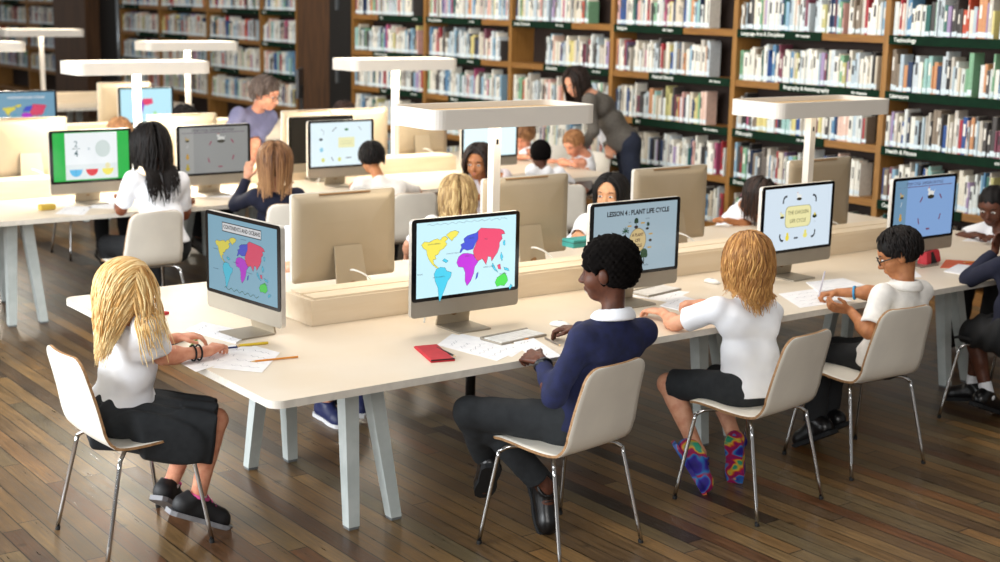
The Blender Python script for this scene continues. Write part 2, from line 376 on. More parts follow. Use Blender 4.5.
def book_shape(mb,w,h,d,x,y,z,cov,lab,page,ttl,labz=.03,variant=0):
    "spine faces -X, slightly rounded; label band near the foot; title block"
    y0,y1=y-w/2,y+w/2; sp=x
    pts=[(sp+.006,y0),(sp,y0+w*.25),(sp,y1-w*.25),(sp+.006,y1),(sp+d,y1),(sp+d,y0)]
    n=len(pts); zs=[0,labz,labz+.036,h*.5,h*.82,h]
    vs=[(a,b,z+q) for q in zs for a,b in pts]; fs=[];ms=[]
    for r in range(len(zs)-1):
        for i in range(n):
            fs.append((r*n+i,r*n+(i+1)%n,(r+1)*n+(i+1)%n,(r+1)*n+i))
            c=cov
            if r==1 and i in (0,1,2): c=lab
            elif r==3 and i==1 and variant: c=ttl
            elif i==4: c=page
            ms.append(c)
    k=len(mb.f); mb.add(vs,[f[::-1] for f in fs]); mb.m[k:]=ms
    k=len(mb.f); mb.add([(a,b,z+h) for a,b in pts],[tuple(range(n))],page); mb.add([(a,b,z) for a,b in pts],[tuple(range(n))[::-1]],page)
unit={}
def unit_book(ci,var):
    if (ci,var) in unit: return unit[(ci,var)]
    mb=MB(); book_shape(mb,.034,.27,.14,0,0,0,0,1,2,3,.012,var)
    me=mb.mesh('book'); 
    for mm in (bookmats[ci],M_label,M_page,M_dot if ci in (0,1,2,3,4,5,7) else M_dotl): me.materials.append(mm)
    unit[(ci,var)]=me; return me
ROWN={-1:'on the shelf above the top row of signs',0:'on the shelf between first and second sign rows',1:'on the shelf below the second sign row',2:'on the shelf below the third sign row',3:'on the lowest shelf in view'}
BAYN={0:'in the bay beside the brown column',1:'in the second bay from the brown column',2:'in the third bay from the brown column',3:'in the bay behind the standing woman in grey',4:'in the bay under the Language Arts sign',5:'in the bay of the Technology sign',6:'in the bay at the right edge'}
SIGNROW={4:{-1:'standing on the Language Arts shelf',0:'standing on the Biography shelf',1:'standing on the Philosophy shelf',2:'standing on the Drama shelf'},5:{-1:'standing on the Technology shelf',0:'standing on the Literature shelf',1:'standing on the Health & Fitness shelf',2:'standing on the Computers shelf'},
 3:{-1:'on the upper shelf, bay left of Language Arts',0:'on the Natural History shelf',1:'on the Art History shelf',2:'on the Music shelf'}}
cands=[]; rng=random.Random(11)
gaps={(3,-1):(.0,.80),(3,0):(0,.83),(3,1):(0,.8),(3,2):(0,.97),(4,-1):(0,1),(4,0):(0,.96),(4,1):(0,.93),(2,-1):(0,.78),(2,0):(.33,.97),(1,1):(.0,.9),(0,-1):(0,.84),(0,0):(0,.9)}
def fill(y_hi,y_lo,z,xf,bay,row):
    a,b=gaps.get((bay,row),(0,rng.choice([1,.97,.9]))); L=y_hi-y_lo-.06; y=y_hi-.03-a*L-.004; end=y_hi-.03-b*L
    tone=rng.random(); i=0
    while True:
        w=rng.choice([.014,.018,.02,.022,.026,.03,.034,.04]); h=rng.uniform(.2,.3) if rng.random()<.85 else rng.uniform(.29,.33)
        if y-w<end+.002: break
        ws=list(PW)
        if bay in (0,1,2): ws=[p*(1.6 if q in (2,4,7,8,14,28,29,30,22) else 1) for q,p in enumerate(ws)]
        if bay in (4,5) and row>=1: ws=[p*(2.4 if q in (24,25,31,6,27,19,10,26) else 1) for q,p in enumerate(ws)]
        if rng.random()<.16 and i: ci=lastc
        else: ci=rng.choices(range(32),ws)[0]
        lastc=ci
        cands.append((bay,row,i,w,h,xf+.012+rng.random()*.02,y-w/2,z,ci,rng.randint(0,1),rng.uniform(-1,1)))
        y-=w+rng.choice([0,.0,.001,.002]); i+=1
        if rng.random()<.012: y-=.05
for k in range(7):
    for j in (-1,0,1,2,3): fill(YB-k*BW,YB-(k+1)*BW,Z0-DZ*(j+1),XB,k,j)
for q,(a,b,l) in enumerate(LB+[(25.9,27.78,''),(27.78,29.7,'')]):
    for j in (-1,0,1,2): fill(b,a,Z0-DZ*(j+1),XB+.2,10+q,j)
# a leaning picture album on the third bay
def vis(c):
    u,v=project((c[5],c[6],c[7]+c[4]*.6))
    return 3<u<997 and v>2 and v<238
sel=[c for c in cands if c[0] in (4,5) and vis(c) and c[1]<=2 and not (c[0]==4 and c[1]==2 and False)]
sel.sort(key=lambda c:-c[4]*c[3]/( (c[5]**2+c[6]**2)))
sel=sorted(sel[:298],key=lambda c:(c[0],c[1],c[2])); selset=set((c[0],c[1],c[2]) for c in sel)
ordn=lambda n: str(n)+('th' if 10<=n%100<=20 else {1:'st',2:'nd',3:'rd'}.get(n%10,'th'))
for c in sel:
    o=D.objects.new('book',unit_book(c[8],c[9])); COL.objects.link(o); o.location=(c[5],c[6],c[7]); o.scale=(rng.uniform(.85,1.15),c[3]/.034,c[4]/.27)
    th='thick' if c[3]>=.04 else ('slim' if c[3]<=.022 else ('tall' if c[4]>.285 else ('short' if c[4]<.225 else '')))
    tag(o,f"{th+' ' if th else ''}{PNAME[c[8]]} book {SIGNROW[c[0]][c[1]]}, {ordn(c[2]+1)} from its left end",'book',group='books '+SIGNROW[c[0]][c[1]].replace('standing ',''))
mb=MB(); nb=len(bookmats)
for c in cands:
    if (c[0],c[1],c[2]) in selset: continue
    u,v=project((c[5],c[6],c[7]+.1))
    if u<-60 or u>1060 or v<-60: continue
    book_shape(mb,c[3],c[4],.14,c[5],c[6],c[7]+.001,c[8],nb,nb+1,nb+2,.012,c[9])
o=mb.build('shelved_books',bookmats+[M_label,M_page,M_dot]); tag(o,'hundreds of mixed-colour books filling the farther bookcase shelves','books',kind='stuff')
# ================================================================== TABLES
M_lam=mat('cream_laminate','#ddd0bd',rough=.36,col2='#dacbb5',scale=3)
M_edge=mat('laminate_edge','#d9d3c8',rough=.5)
M_leg=mat('pale_grey_painted_steel','#bfc6c4',rough=.45,col2='#b3bbb9',scale=10)
M_grip=mat('grey_plastic_foot','#6d7172',rough=.6)
M_birch=mat('pale_birch','#e6d6bd',rough=.5,col2='#e1cfb3',scale=3,stretch=(1,10,10))
M_groove=mat('birch_groove','#8d6b45',rough=.7)
M_sock=mat('white_socket','#e6e3dc',rough=.4)
M_dark=mat('black_plastic','#161616',rough=.4)
def long_table(x0,x1,y0,y1,label,trest,ylegs,group=None):
    t=empty('long_table',((x0+x1)/2,(y0+y1)/2,0),0,label,'table',group); cx,cy=(x0+x1)/2,(y0+y1)/2
    mb=MB(); mb.prism(rrect(x1-x0,y1-y0,.055,n=8),.71,.74,1,mtop=0); top=mb.build('tabletop',[M_lam,M_edge],t)
    for tx in trest:
        for (yf,yt) in ylegs:
            for s in (-1,1):
                mb=MB(); w=.034
                a=(tx+s*.048-cx,yt-cy,.709); b=(tx+s*.105-cx,yf-cy,0.012)
                vs=[(a[0]+i*.036,a[1]+j*.036,a[2]) for i,j in ((-1,-1),(1,-1),(1,1),(-1,1))]+[(b[0]+i*.026,b[1]+j*.026,b[2]) for i,j in ((-1,-1),(1,-1),(1,1),(-1,1))]
                mb.add(vs,[(0,1,2,3),(7,6,5,4)]+[(i,4+i,4+(i+1)%4,(i+1)%4) for i in range(4)])
                lg=mb.build('leg',M_leg,t)
                MB().box(b[0]-.024,b[0]+.024,b[1]-.024,b[1]+.024,0,.012).build('foot_pad',M_grip,lg)
        yy=[q[1] for q in ylegs]
        MB().box(tx-.03-cx,tx+.03-cx,min(yy)-cy+.04,max(yy)-cy-.04,.655,.709).build('crossbar',M_leg,t)
    return t
TR=[3.0,5.06,7.07]
long_table(2.32,8.05,4.44,6.59,'long cream double-sided table in front, with map and plant-cycle computers on it',TR,[(4.85,4.98),(5.77,5.70)],'long cream computer tables')
long_table(1.0,8.03,9.0,11.15,'long cream table in the second row, under the glowing lamps',[3.0,5.0,7.0],[(9.22,9.33),(10.0,9.95),(10.93,10.8)],'long cream computer tables')
long_table(1.0,8.0,12.95,15.1,'long cream table in the third row, mostly behind the second',[3.0,5.0,7.0],[(13.17,13.3),(14.9,14.8)],'long cream computer tables')
long_table(1.0,8.0,17.4,19.4,'farthest long cream table at the upper left',[3.0,5.0,7.0],[(17.6,17.7),(19.2,19.1)],'long cream computer tables')
def cable_box(x0,x1,y0,y1,label,socks=()):
    t=empty('cable_box',((x0+x1)/2,(y0+y1)/2,.74),0,label,'cable box','birch cable boxes along the table centres'); L=(x1-x0)/2;W=(y1-y0)/2
    MB().box(-L,L,-W,W,.0005,.118,ch=.002).build('housing',M_birch,t)
    for s in (-1,1):
        MB().box(-L+.02,L-.02,s*W/2-W/2+.008,s*W/2+W/2-.008,.118,.128).build('lid',M_birch,t)
    for sx in socks:
        p=MB().box(sx-(x0+x1)/2-.04,sx-(x0+x1)/2+.04,-W-.004,-W,.03,.1).build('socket_plate',M_sock,t)
        MB().box(sx-(x0+x1)/2-.006,sx-(x0+x1)/2+.006,-W-.006,-W-.004,.06,.07).build('socket_hole',M_dark,p)
        MB().box(sx-(x0+x1)/2+.05,sx-(x0+x1)/2+.12,-W-.004,-W,.03,.1).build('socket_plate',M_sock,t)
    return t
cable_box(3.03,7.36,5.42,5.66,'long pale birch cable box running down the middle of the front table',(3.62,5.9))
cable_box(1.6,7.0,9.96,10.2,'long pale birch cable box on the second table, under two lamps',(3.9,))
cable_box(1.6,7.2,13.9,14.14,'pale birch cable box on the third table')
cable_box(1.6,7.2,18.3,18.54,'pale birch cable box on the farthest table')
# ================================================================== LAMPS
M_lampw=mat('matte_white_metal','#dad5cd',rough=.5,col2='#dad5cd')
M_tray=mat('lamp_tray_tan','#c9a877',rough=.5)
M_lum=mat('lamp_diffuser_lit','#fff4df',rough=.5,emit='#fff0d6',es=9)
M_lum2=mat('lamp_diffuser_dim','#fff4df',rough=.5,emit='#fff0d6',es=1.6)
def lamp(cx,cy,label,lit):
    t=empty('table_lamp',(cx,cy,.868),0,label,'lamp','white slab lamps standing on the tables'); t.scale=(1.11,1,1) if lit else (1.05,1.04,1 if cx<5 else .965); z=-.868
    p=rrect(.94,.38,.06,n=6); q=rrect(.905,.345,.045,n=6); n=len(p); mb=MB()
    vs=[(a,b,1.60+z) for a,b in p]+[(a,b,1.692+z) for a,b in p]+[(a,b,1.692+z) for a,b in q]+[(a,b,1.60+z) for a,b in q]
    fs=[]
    for i in range(n):
        j=(i+1)%n
        fs+=[(i,j,n+j,n+i),(n+i,n+j,2*n+j,2*n+i),(2*n+i,2*n+j,3*n+j,3*n+i),(3*n+i,3*n+j,j,i)]
    mb.add(vs,fs); mb.build('lamp_shade',M_lampw,t)
    mb=MB(); mb.prism(q,1.655+z,1.665+z); mb.build('top_tray',M_lum if lit else M_tray,t)
    mb=MB(); mb.prism(rrect(.9,.34,.045,n=6),1.606+z,1.614+z); mb.build('diffuser',M_lum if lit else M_lum2,t)
    MB().box(-.022,.022,-.022,.022,0.012,1.655+z,ch=.003).build('post',M_lampw,t)
    MB().box(-.06,.06,-.05,.05,.0005,.012,ch=.003).build('base_plate',M_lampw,t)
    MB().box(-.006,.006,-.0235,-.022,1.50+z,1.525+z).build('switch',M_dark,t)
    return t
lamp(4.13,5.55,'white slab lamp over the front table, behind the world-map computer',0)
lamp(6.42,5.53,'white slab lamp over the front table, behind the chicken life cycle computer',0)
lamp(4.17,10.08,'glowing slab lamp over the second table, above the long black-haired girl',1)
lamp(6.45,10.08,'glowing slab lamp over the second table, right of the brown column',1)
lamp(6.37,14.02,'glowing slab lamp over the third table, in front of the left bookcases',1)
lamp(4.1,14.02,'glowing slab lamp over the third table, cut by the left edge',1)
lamp(6.34,18.42,'glowing slab lamp over the farthest table at the upper left',1)
# ================================================================== COMPUTERS
M_alu=mat('brushed_aluminium','#a39b8d',rough=.42,metal=.55,col2='#9c9486',scale=4)
M_alub=mat('aluminium_back','#a89b86',rough=.5,metal=.35,col2='#a3967f',scale=3)
M_alus=mat('aluminium_edge','#d4d0c8',rough=.4,metal=.4)
M_glass=mat('black_glass_bezel','#0b0b0d',rough=.12)
M_cable=mat('white_cable','#e6e6e2',rough=.5)
SW,SH=.597,.336
GLOWS={}
def G(c,s=1.0):
    k=(c,s)
    if k not in GLOWS: GLOWS[k]=glow('screen_'+c.strip('#')+'_'+str(s).replace('.','_'),c,s)
    return GLOWS[k]
class Pic:
    "flat picture on a screen: x right, y up, metres from the screen centre"
    def __init__(s,bg,bright=1.0): s.mb=MB(); s.mats=[]; s.b=bright; s.z=0; s.poly([(-SW/2,-SH/2),(SW/2,-SH/2),(SW/2,SH/2),(-SW/2,SH/2)],bg)
    def mi(s,c):
        g=G(c,s.b)
        if g not in s.mats: s.mats.append(g)
        return s.mats.index(g)
    def poly(s,pts,c,up=1):
        s.z+=up; y=-.00012*s.z; s.mb.add([(a,y,b) for a,b in pts],[tuple(range(len(pts)))],s.mi(c)); return s
    def rect(s,x0,x1,y0,y1,c): return s.poly([(x0,y0),(x1,y0),(x1,y1),(x0,y1)],c)
    def disc(s,x,y,r,c,ry=None,a0=0,a1=360,n=24):
        ry=ry or r; p=[(x+r*math.cos(R(a0+(a1-a0)*k/n)),y+ry*math.sin(R(a0+(a1-a0)*k/n))) for k in range(n+1)]
        if a1-a0>=360: p=p[:-1]
        return s.poly(p,c)
    def text(s,t,x,y,size,c,bold=0,align='CENTER'):
        s.z+=1; vs,fs=text_mesh(t,size,align,bold); s.mb.add([(x+v[0],-.00012*s.z,y+v[1]) for v in vs],fs,s.mi(c)); return s
    def line(s,pts,w,c):
        for (x0,y0),(x1,y1) in zip(pts,pts[1:]):
            d=math.hypot(x1-x0,y1-y0) or 1; nx,ny=-(y1-y0)/d*w/2,(x1-x0)/d*w/2
            s.poly([(x0-nx,y0-ny),(x1-nx,y1-ny),(x1+nx,y1+ny),(x0+nx,y0+ny)],c,up=0)
        s.z+=1; return s
    def arrow(s,x,y,a,c,l=.03):
        dx,dy=math.cos(R(a))*l/2,math.sin(R(a))*l/2; s.line([(x-dx,y-dy),(x+dx,y+dy)],.006,c)
        s.poly([(x+dx*1.5,y+dy*1.5),(x+dx*.6-dy*.6,y+dy*.6+dx*.6),(x+dx*.6+dy*.6,y+dy*.6-dx*.6)],c); return s
# continents on a 0..100 x 0..56 grid (x right, y down)
NA=[(3,16),(6,13),(11,14),(15,12),(19,11),(22,13),(24,10),(27,9),(30,12),(27,15),(29,18),(26,22),(22,24),(20,28),(17,29),(18,33),(15,33),(16,38),(19,41),(22,44),(18,42),(14,38),(11,33),(9,28),(8,22),(5,20)]
GL=[(28,8),(32,5),(37,4),(41,6),(39,10),(36,12),(34,15),(31,12)]
SA=[(18,44),(22,42),(27,43),(29,47),(34,49),(33,54),(30,58),(28,64),(25,72),(22,80),(21,74),(20,64),(17,56),(16,49)]
EU=[(42,28),(44,23),(43,20),(47,18),(46,14),(50,11),(54,10),(59,9),(61,7),(61,16),(58,21),(56,26),(50,27),(46,25),(43,29)]
AF=[(41,33),(45,30),(50,30),(56,32),(59,38),(62,40),(58,46),(57,53),(54,61),(50,66),(48,60),(48,51),(46,45),(41,44),(39,39)]
MD=[(60,54),(62,52),(61,58),(59,60)]
AS=[(61,7),(64,4),(70,5),(78,6),(84,7),(88,9),(90,13),(86,13),(87,18),(84,22),(84,27),(82,33),(79,37),(76,42),(75,37),(72,36),(70,45),(66,38),(61,40),(57,34),(56,28),(59,20),(61,16)]
AU=[(80,66),(82,61),(87,58),(90,56),(93,61),(94,66),(90,71),(86,70),(82,71)]
ISL=[[(88,21),(90,20),(90,26),(88,25)],[(77,44),(80,50),(83,55),(79,52),(76,47)],[(86,33),(88,38),(87,43),(85,38)],[(89,50),(94,52),(95,55),(90,53)],[(82,47),(85,46),(86,52),(83,51)],[(97,70),(99,72),(96,76),(95,74)],[(26,33),(30,36),(28,38),(24,35)]]
def world_map(p,x0,y0,w,h,out='#202430',bright=1,cols=None):
    cols=cols or dict(NA='#f3e65c',SA='#4fd0ee',EU='#4a58d8',AF='#c636dc',AS='#ee4f74',AU='#4fe052')
    def P(q): return [(x0+a/100*w,y0-b/84*h) for a,b in q]
    def draw(q,c):
        pts=P(q); cl=pts+[pts[0]]; p.poly(pts,c); p.line(cl,.0016,out)
    for q,c in ((NA,'NA'),(GL,'NA'),(SA,'SA'),(EU,'EU'),(AF,'AF'),(MD,'EU'),(AS,'AS'),(AU,'AU')): draw(q,cols[c])
    for i,q in enumerate(ISL): draw(q,cols['AS' if i in (4,) else 'SA'])
def pic_map():
    p=Pic('#c8eef8',1.0); world_map(p,-SW/2+.01,SH/2-.03,SW-.02,.35)
    pts=[(-.24+.48*k/40,SH/2-.012+.004*math.sin(k*1.7)+.002*math.sin(k*3.1)) for k in range(41)]; p.line(pts,.0012,'#44606c')
    for x,y,s in ((-.2,.07,'NORTH AMERICA'),(-.17,-.08,'SOUTH AMERICA'),(.02,.08,'EUROPE'),(.0,.0,'AFRICA'),(.11,.07,'ASIA'),(.22,-.1,'AUSTRALIA'),(-.09,.02,'ATLANTIC OCEAN'),(.13,-.06,'INDIAN OCEAN'),(-.28,-.06,'PACIFIC')): p.text(s,x,y,.009,'#3a4658')
    return p
def pic_continents():
    p=Pic('#8fc0d8',.62); p.rect(-.17,.17,.105,.148,'#20242c'); p.rect(-.166,.166,.109,.144,'#f0f2f4'); p.text('CONTINENTS AND OCEANS',0,.1265,.0245,'#15171c',.0006)
    world_map(p,-.25,.1,.5,.26)
    for x,y in ((-.25,.02),(-.07,-.02),(-.25,-.07),(.18,-.08),(.05,-.05),(0,.09)): p.line([(x,y),(x+.045,y)],.0014,'#33404c')
    p.line([(-.15+.3*k/30,-.145+.006*math.sin(k*1.3)) for k in range(31)],.003,'#3c6a58'); return p
def tree(p,x,y,s,c='#1e3d28'):
    p.line([(x,y-s),(x,y)],s*.14,'#2b3326'); p.disc(x,y+s*.25,s*.55,c,s*.5); p.disc(x-s*.3,y,s*.3,c); p.disc(x+s*.3,y,s*.3,c)
def palm(p,x,y,s):
    p.line([(x,y-s),(x,y)],s*.1,'#2b3a28')
    for a in (10,50,90,130,170,-20,200): p.line([(x,y),(x+s*.6*math.cos(R(a)),y+s*.55*math.sin(R(a)))],s*.14,'#245038')
def pic_plant():
    p=Pic('#a9bfcb',.74); p.text('LESSON 4 : PLANT LIFE CYCLE',.015,.125,.0335,'#1c2126',.0012)
    p.disc(.015,-.015,.062,'#8b8261'); p.disc(.015,-.015,.058,'#d8bf86')
    for i,s in enumerate(('A PLANT','LIFE','CYCLE')): p.text(s,.015,.012-.027*i,.021,'#5b3a26',.0006)
    tree(p,.0,.078,.026); p.disc(.0,.052,.014,'#2e1f22',.008); palm(p,-.075,.035,.04)
    tree(p,.085,.058,.018); p.disc(.08,.04,.012,'#2b2a2a',.006); p.disc(.105,-.02,.011,'#33271f',.007); tree(p,.062,-.092,.045,'#244a2c')
    for x,y in ((-.05,.06),(.045,.07),(.105,.012),(.1,-.055),(.01,-.105)): p.rect(x-.014,x+.014,y-.004,y+.004,'#c7a45c')
    p.text('SEED',-.05,.078,.008,'#30363a'); p.text('SPROUT',.08,.09,.008,'#30363a'); p.text('ADULT PLANT',.06,-.142,.011,'#30363a')
    palm(p,-.14,-.04,.035); palm(p,-.17,-.045,.03)
    return p
def bird(p,x,y,s,body='#f4f4ee'):
    p.disc(x,y,s,body,s*.6); p.disc(x-s*.8,y+s*.8,s*.4,body); p.poly([(x+s*.6,y+s*.1),(x+s*1.4,y+s*.9),(x+s*.9,y-s*.1)],body); p.disc(x-s*.8,y+s*1.2,s*.16,'#c8372d'); p.disc(x,y-s*.6,s*1.15,'#3a3526',s*.4)
def pic_chicken():
    p=Pic('#dcebf8',.86); P_=[ (x,y) for x,y in rrect(.225,.115,.03,cx=.0,cy=.008)]; p.poly([(a*1.03,b*1.03) for a,b in P_],'#6b6a3a'); p.poly(P_,'#f3ecb0')
    p.text('THE CHICKEN',0,.03,.029,'#6a6440',.0002); p.text('LIFE CYCLE',0,-.016,.029,'#6a6440',.0002)
    bird(p,.0,.115,.02); p.disc(.15,.0,.02,'#2e3424',.011); p.disc(.15,.012,.008,'#e8d24c'); bird(p,-.145,.02,.016,'#efe9a8')
    p.disc(-.09,-.105,.016,'#f2de4a'); p.disc(-.09,-.085,.01,'#f2de4a'); p.disc(.07,-.1,.019,'#f0e67a',.014); p.disc(.07,-.08,.011,'#f0e67a')
    for x,y,a in ((-.13,.105,0),(.14,.1,90),(.145,-.095,0),(-.145,-.1,90)):
        k=1 if x>0 else -1; j=1 if y>0 else -1
        p.line([(x-.02*k,y+.018*j),(x,y+.016*j),(x+.012*k,y),(x+.012*k,y-.02*j)],.011,'#23262c')
    p.line([(-.03,-.11),(.005,-.11)],.009,'#23262c'); p.text('HEN',.15,-.03,.008,'#555'+'555'); return p
def pic_cycle(bg,bright,arrow='#7a2740'):
    p=Pic(bg,bright); p.rect(-SW/2,-.18,-SH/2,SH/2,'#7ba2c0' if bright>.7 else '#b8b8b4'); p.line([(-.28,.128),(.27,.128)],.004,'#6e5570')
    p.text('STORY CYCLE : CHICKEN LIFE CYCLE',-.01,.145,.022,'#4a3e52',.0003); bird(p,.06,.08,.03)
    for x,y,a in ((-.035,.05,55),(.16,.06,-50),(-.05,-.075,110),(.165,-.06,70),(.05,-.125,0)): p.line([(x-.018*math.cos(R(a)),y-.018*math.sin(R(a))),(x+.018*math.cos(R(a)),y+.018*math.sin(R(a)))],.009,arrow)
    bird(p,-.235,.08,.016,'#cbb27a'); p.line([(-.24,.02),(-.23,.045)],.004,'#eee'+'eee'); p.disc(-.235,-.05,.014,'#d8a63e'); p.disc(-.235,-.03,.009,'#d8a63e'); p.disc(-.235,-.13,.017,'#c9b23c'); p.disc(-.235,-.105,.01,'#c9b23c'); return p
def pic_fraction():
    p=Pic('#26b14a',.95); p.rect(-.205,.205,-SH/2+.008,SH/2-.004,'#edf2f4'); p.rect(-.205,.205,-SH/2+.008,-.055,'#dfe7e8')
    p.text('2',-.12,.085,.062,'#4e6d77'); p.line([(-.15,.055),(-.09,.055)],.004,'#4e6d77'); p.text('4',-.12,.02,.062,'#4e6d77',.001); p.text('=',-.02,.05,.04,'#7b98a4'); p.disc(.09,.05,.06,'#cdd9d6')
    p.disc(-.125,-.09,.05,'#5bb9e6',a0=180,a1=360); p.line([(-.125,-.09),(-.125,-.138)],.003,'#2a7fb0'); p.disc(.0,-.09,.048,'#d92536',a0=180,a1=360); p.disc(.125,-.09,.046,'#ece05a',a0=180,a1=360); p.disc(.125,-.07,.02,'#e4dcab')
    return p
def pic_smallmap(): 
    p=Pic('#b9e6f4',1.0); p.poly([(-.09,.05),(-.04,.06),(-.02,.0),(-.06,-.06),(-.1,0)],'#7b4fc4'); p.poly([(-.04,.07),(.07,.07),(.08,.02),(.0,.0),(-.04,.02)],'#e2436b'); p.poly([(-.06,-.01),(-.03,0),(-.05,-.09)],'#9a3fc8'); p.disc(.1,-.08,.02,'#a5e2a0'); return p
def pic_map3(): 
    p=Pic('#7fb0cc',.7); p.text('CONTINENTS AND OCEANS',0,.12,.03,'#f0f2f4',.001); world_map(p,-.27,.07,.54,.26); return p
def pic_plain(): 
    p=Pic('#d9f2f6',1.15); return p
def pic_cycle2():
    p=Pic('#dff0f6',1.0); p.rect(-.03,.13,-.03,.05,'#e8e6b4'); p.line([(-.01,.02),(.11,.02)],.003,'#b7b690'); p.line([(-.01,-.0),(.11,-.0)],.003,'#b7b690')
    p.line([(-.2,.12),(-.17,.1),(-.18,.07)],.004,'#8d9aa2'); p.line([(-.09,.1),(-.05,.13)],.006,'#4a3a44'); p.disc(.05,.11,.02,'#3d7a4a',.009); p.line([(.17,.13),(.2,.1)],.006,'#8d9aa2')
    p.disc(-.2,.04,.018,'#2f3b3e',.01); p.disc(-.195,-.04,.018,'#8cc7dd'); p.disc(-.18,-.12,.017,'#d6d87a'); p.line([(-.1,-.1),(-.08,-.13)],.007,'#5b5560'); p.disc(-.02,-.12,.017,'#d6d87a'); p.line([(.04,-.11),(.1,-.11)],.007,'#5b5560'); return p
def computer(x,y,face,label,pic=None,z=.74,cable=True,group='silver desktop computers'):
    "face = direction the screen looks at, degrees"
    t=empty('desktop_computer',(x,y,z),R(face+90),label,'computer',group); t.scale=(.905,.97,.995)  # local: screen looks to -Y
    # housing slab 0.65 x 0.44, bulging back
    W,Hh,zb=.65,.44,.078
    outer=rrect(W,Hh,.018,cy=zb+Hh/2,n=3); mb=MB(); n=len(outer)
    rings=[(0,0),(.022,0),(.034,.06),(.048,.16)]; vs=[]
    for yy,ins in rings:
        cx,cz=0,zb+Hh/2
        for a,c in outer: vs.append((a*(1-ins*2/W*1.0),yy,cz+(c-cz)*(1-ins*2/Hh*.9)))
    fs=[tuple(range(n))[::-1][::-1]]
    fs=[tuple(range(n))]+[(r*n+i,(r+1)*n+i,(r+1)*n+(i+1)%n,r*n+(i+1)%n) for r in range(3) for i in range(n)]+[tuple(range(3*n,4*n))[::-1]]
    mi=[0]+[1]*n+[2]*(2*n)+[2]
    mb.add(vs,fs); mb.m=mi; h=mb.build('housing',[M_alu,M_alus,M_alub],t)
    h.data.polygons.foreach_set('use_smooth',[False]+[False]*n+[True]*(2*n)+[True])
    mb=MB(); mb.prism(rrect(.646,.368,.016,cy=zb+.072+.184,n=3),-.003,0,axis='y'); mb.build('glass_front',M_glass,t)
    if pic is None: p=None
    else: p=pic()
    if p:
        o=p.mb.build('screen_image',p.mats,t); o.location=(0,-.0034,zb+.072+.184)
    else:
        MB().box(-SW/2,SW/2,-.0036,-.0031,zb+.088,zb+.088+SH).build('blank_screen',M_dark,t)
    MB().box(-.16,.16,.024,.03,zb+Hh-.012,zb+Hh-.005).build('vent_slot',M_groove,h)
    # stand
    mb=MB(); q=[(-.1,-.085),(.1,-.085),(.1,.1),(-.1,.1)]; mb.prism(rrect(.2,.19,.012,cy=.015,n=2),.0005,.007); st=mb.build('stand_foot',M_alu,t)
    mb=MB(); mb.add([(-.1,.105,.004),(.1,.105,.004),(.085,.05,.25),(-.085,.05,.25),(-.1,.113,.006),(.1,.113,.006),(.085,.06,.252),(-.085,.06,.252)],[(0,1,2,3),(7,6,5,4),(0,4,5,1),(1,5,6,2),(2,6,7,3),(3,7,4,0)]); nk=mb.build('stand_neck',M_alub,t)
    mb=MB(); mb.tube([(0,.104,.062),(0,.101,.064)],.021,14); mb.v=[(a,b+(.0 if 1 else 0),c) for a,b,c in mb.v]; mb.build('cable_hole',M_groove,nk)
    if cable:
        mb=MB(); mb.tube([(0.0,.06,.12),(.0,.115,.135),(-.05,.16,.11),(-.11,.175,.05),(-.12,.178,.006)],.0045,8,smooth=6); mb.build('power_cable',M_cable,t,True)
    return t
computer(2.71,5.45,186,'computer showing Continents and Oceans, at the table end facing the blonde girl',pic_continents)
computer(3.60,5.03,270,'computer with a full-screen coloured world map, at the front centre',pic_map)
computer(4.60,5.02,270,'computer showing Lesson 4 Plant Life Cycle, right of the boy in navy',pic_plant)
computer(5.815,5.06,271,'computer showing The Chicken Life Cycle, behind the wavy-haired girl',pic_chicken)
computer(6.76,4.95,270,'computer with blue-tinted chicken cycle screen, behind the boy with glasses',lambda:pic_cycle('#8fb4e8',.72))
computer(3.525,5.99,90,'computer seen from the back, between the continents screen and the world map',pic_plain)
computer(4.70,6.04,90,'computer seen from the back, behind the world-map computer and lamp post',pic_plain)
computer(5.735,5.99,90,'computer seen from the back, between the Asian girl and the lamp post with switch',pic_plain)
computer(6.92,5.88,90,'computer seen from the back, at the right of the front table behind the chicken screen',pic_plain)
computer(3.585,9.5,270,'computer with green fraction sum 2 over 4 on the second table',pic_fraction)
computer(4.51,9.5,270,'computer with grey dim chicken cycle screen, between the black-haired and the navy girl',lambda:pic_cycle('#a7a8a6',.62,'#a8305a'))
computer(5.565,9.47,270,'computer with pale life-cycle drawings, left of the dark-haired boy in grey shirt',pic_cycle2)
computer(7.02,9.5,270,'computer with a blank pale screen, behind the curly-haired girl',pic_plain)
computer(3.52,10.62,88,'computer seen from the back, overexposed at the left edge of the second table',pic_plain)
computer(4.70,10.48,90,'computer seen from the back, under the lamp behind the black-haired girl',pic_plain)
computer(5.60,9.84,270,'computer with its screen switched off, left of the pale life-cycle screen',None)
computer(5.85,10.45,92,'computer seen from the back, left of the pale life-cycle screen',pic_plain)
computer(6.3,10.45,90,'computer seen from the back, behind the lamp post right of the brown column',pic_plain)
computer(7.0,10.55,90,'computer seen from the back, rightmost on the second table before the bookcase',pic_plain)
computer(4.45,13.42,270,'computer with map heading, at the left edge of the third table',pic_map3)
computer(5.7,13.55,270,'computer with a small pink and purple map on the third table',pic_smallmap)
computer(5.82,14.42,90,'computer seen from the back, left of the small-map screen on the third table',pic_plain)
computer(4.55,18.1,270,'computer on the farthest table at the upper left',pic_plain)
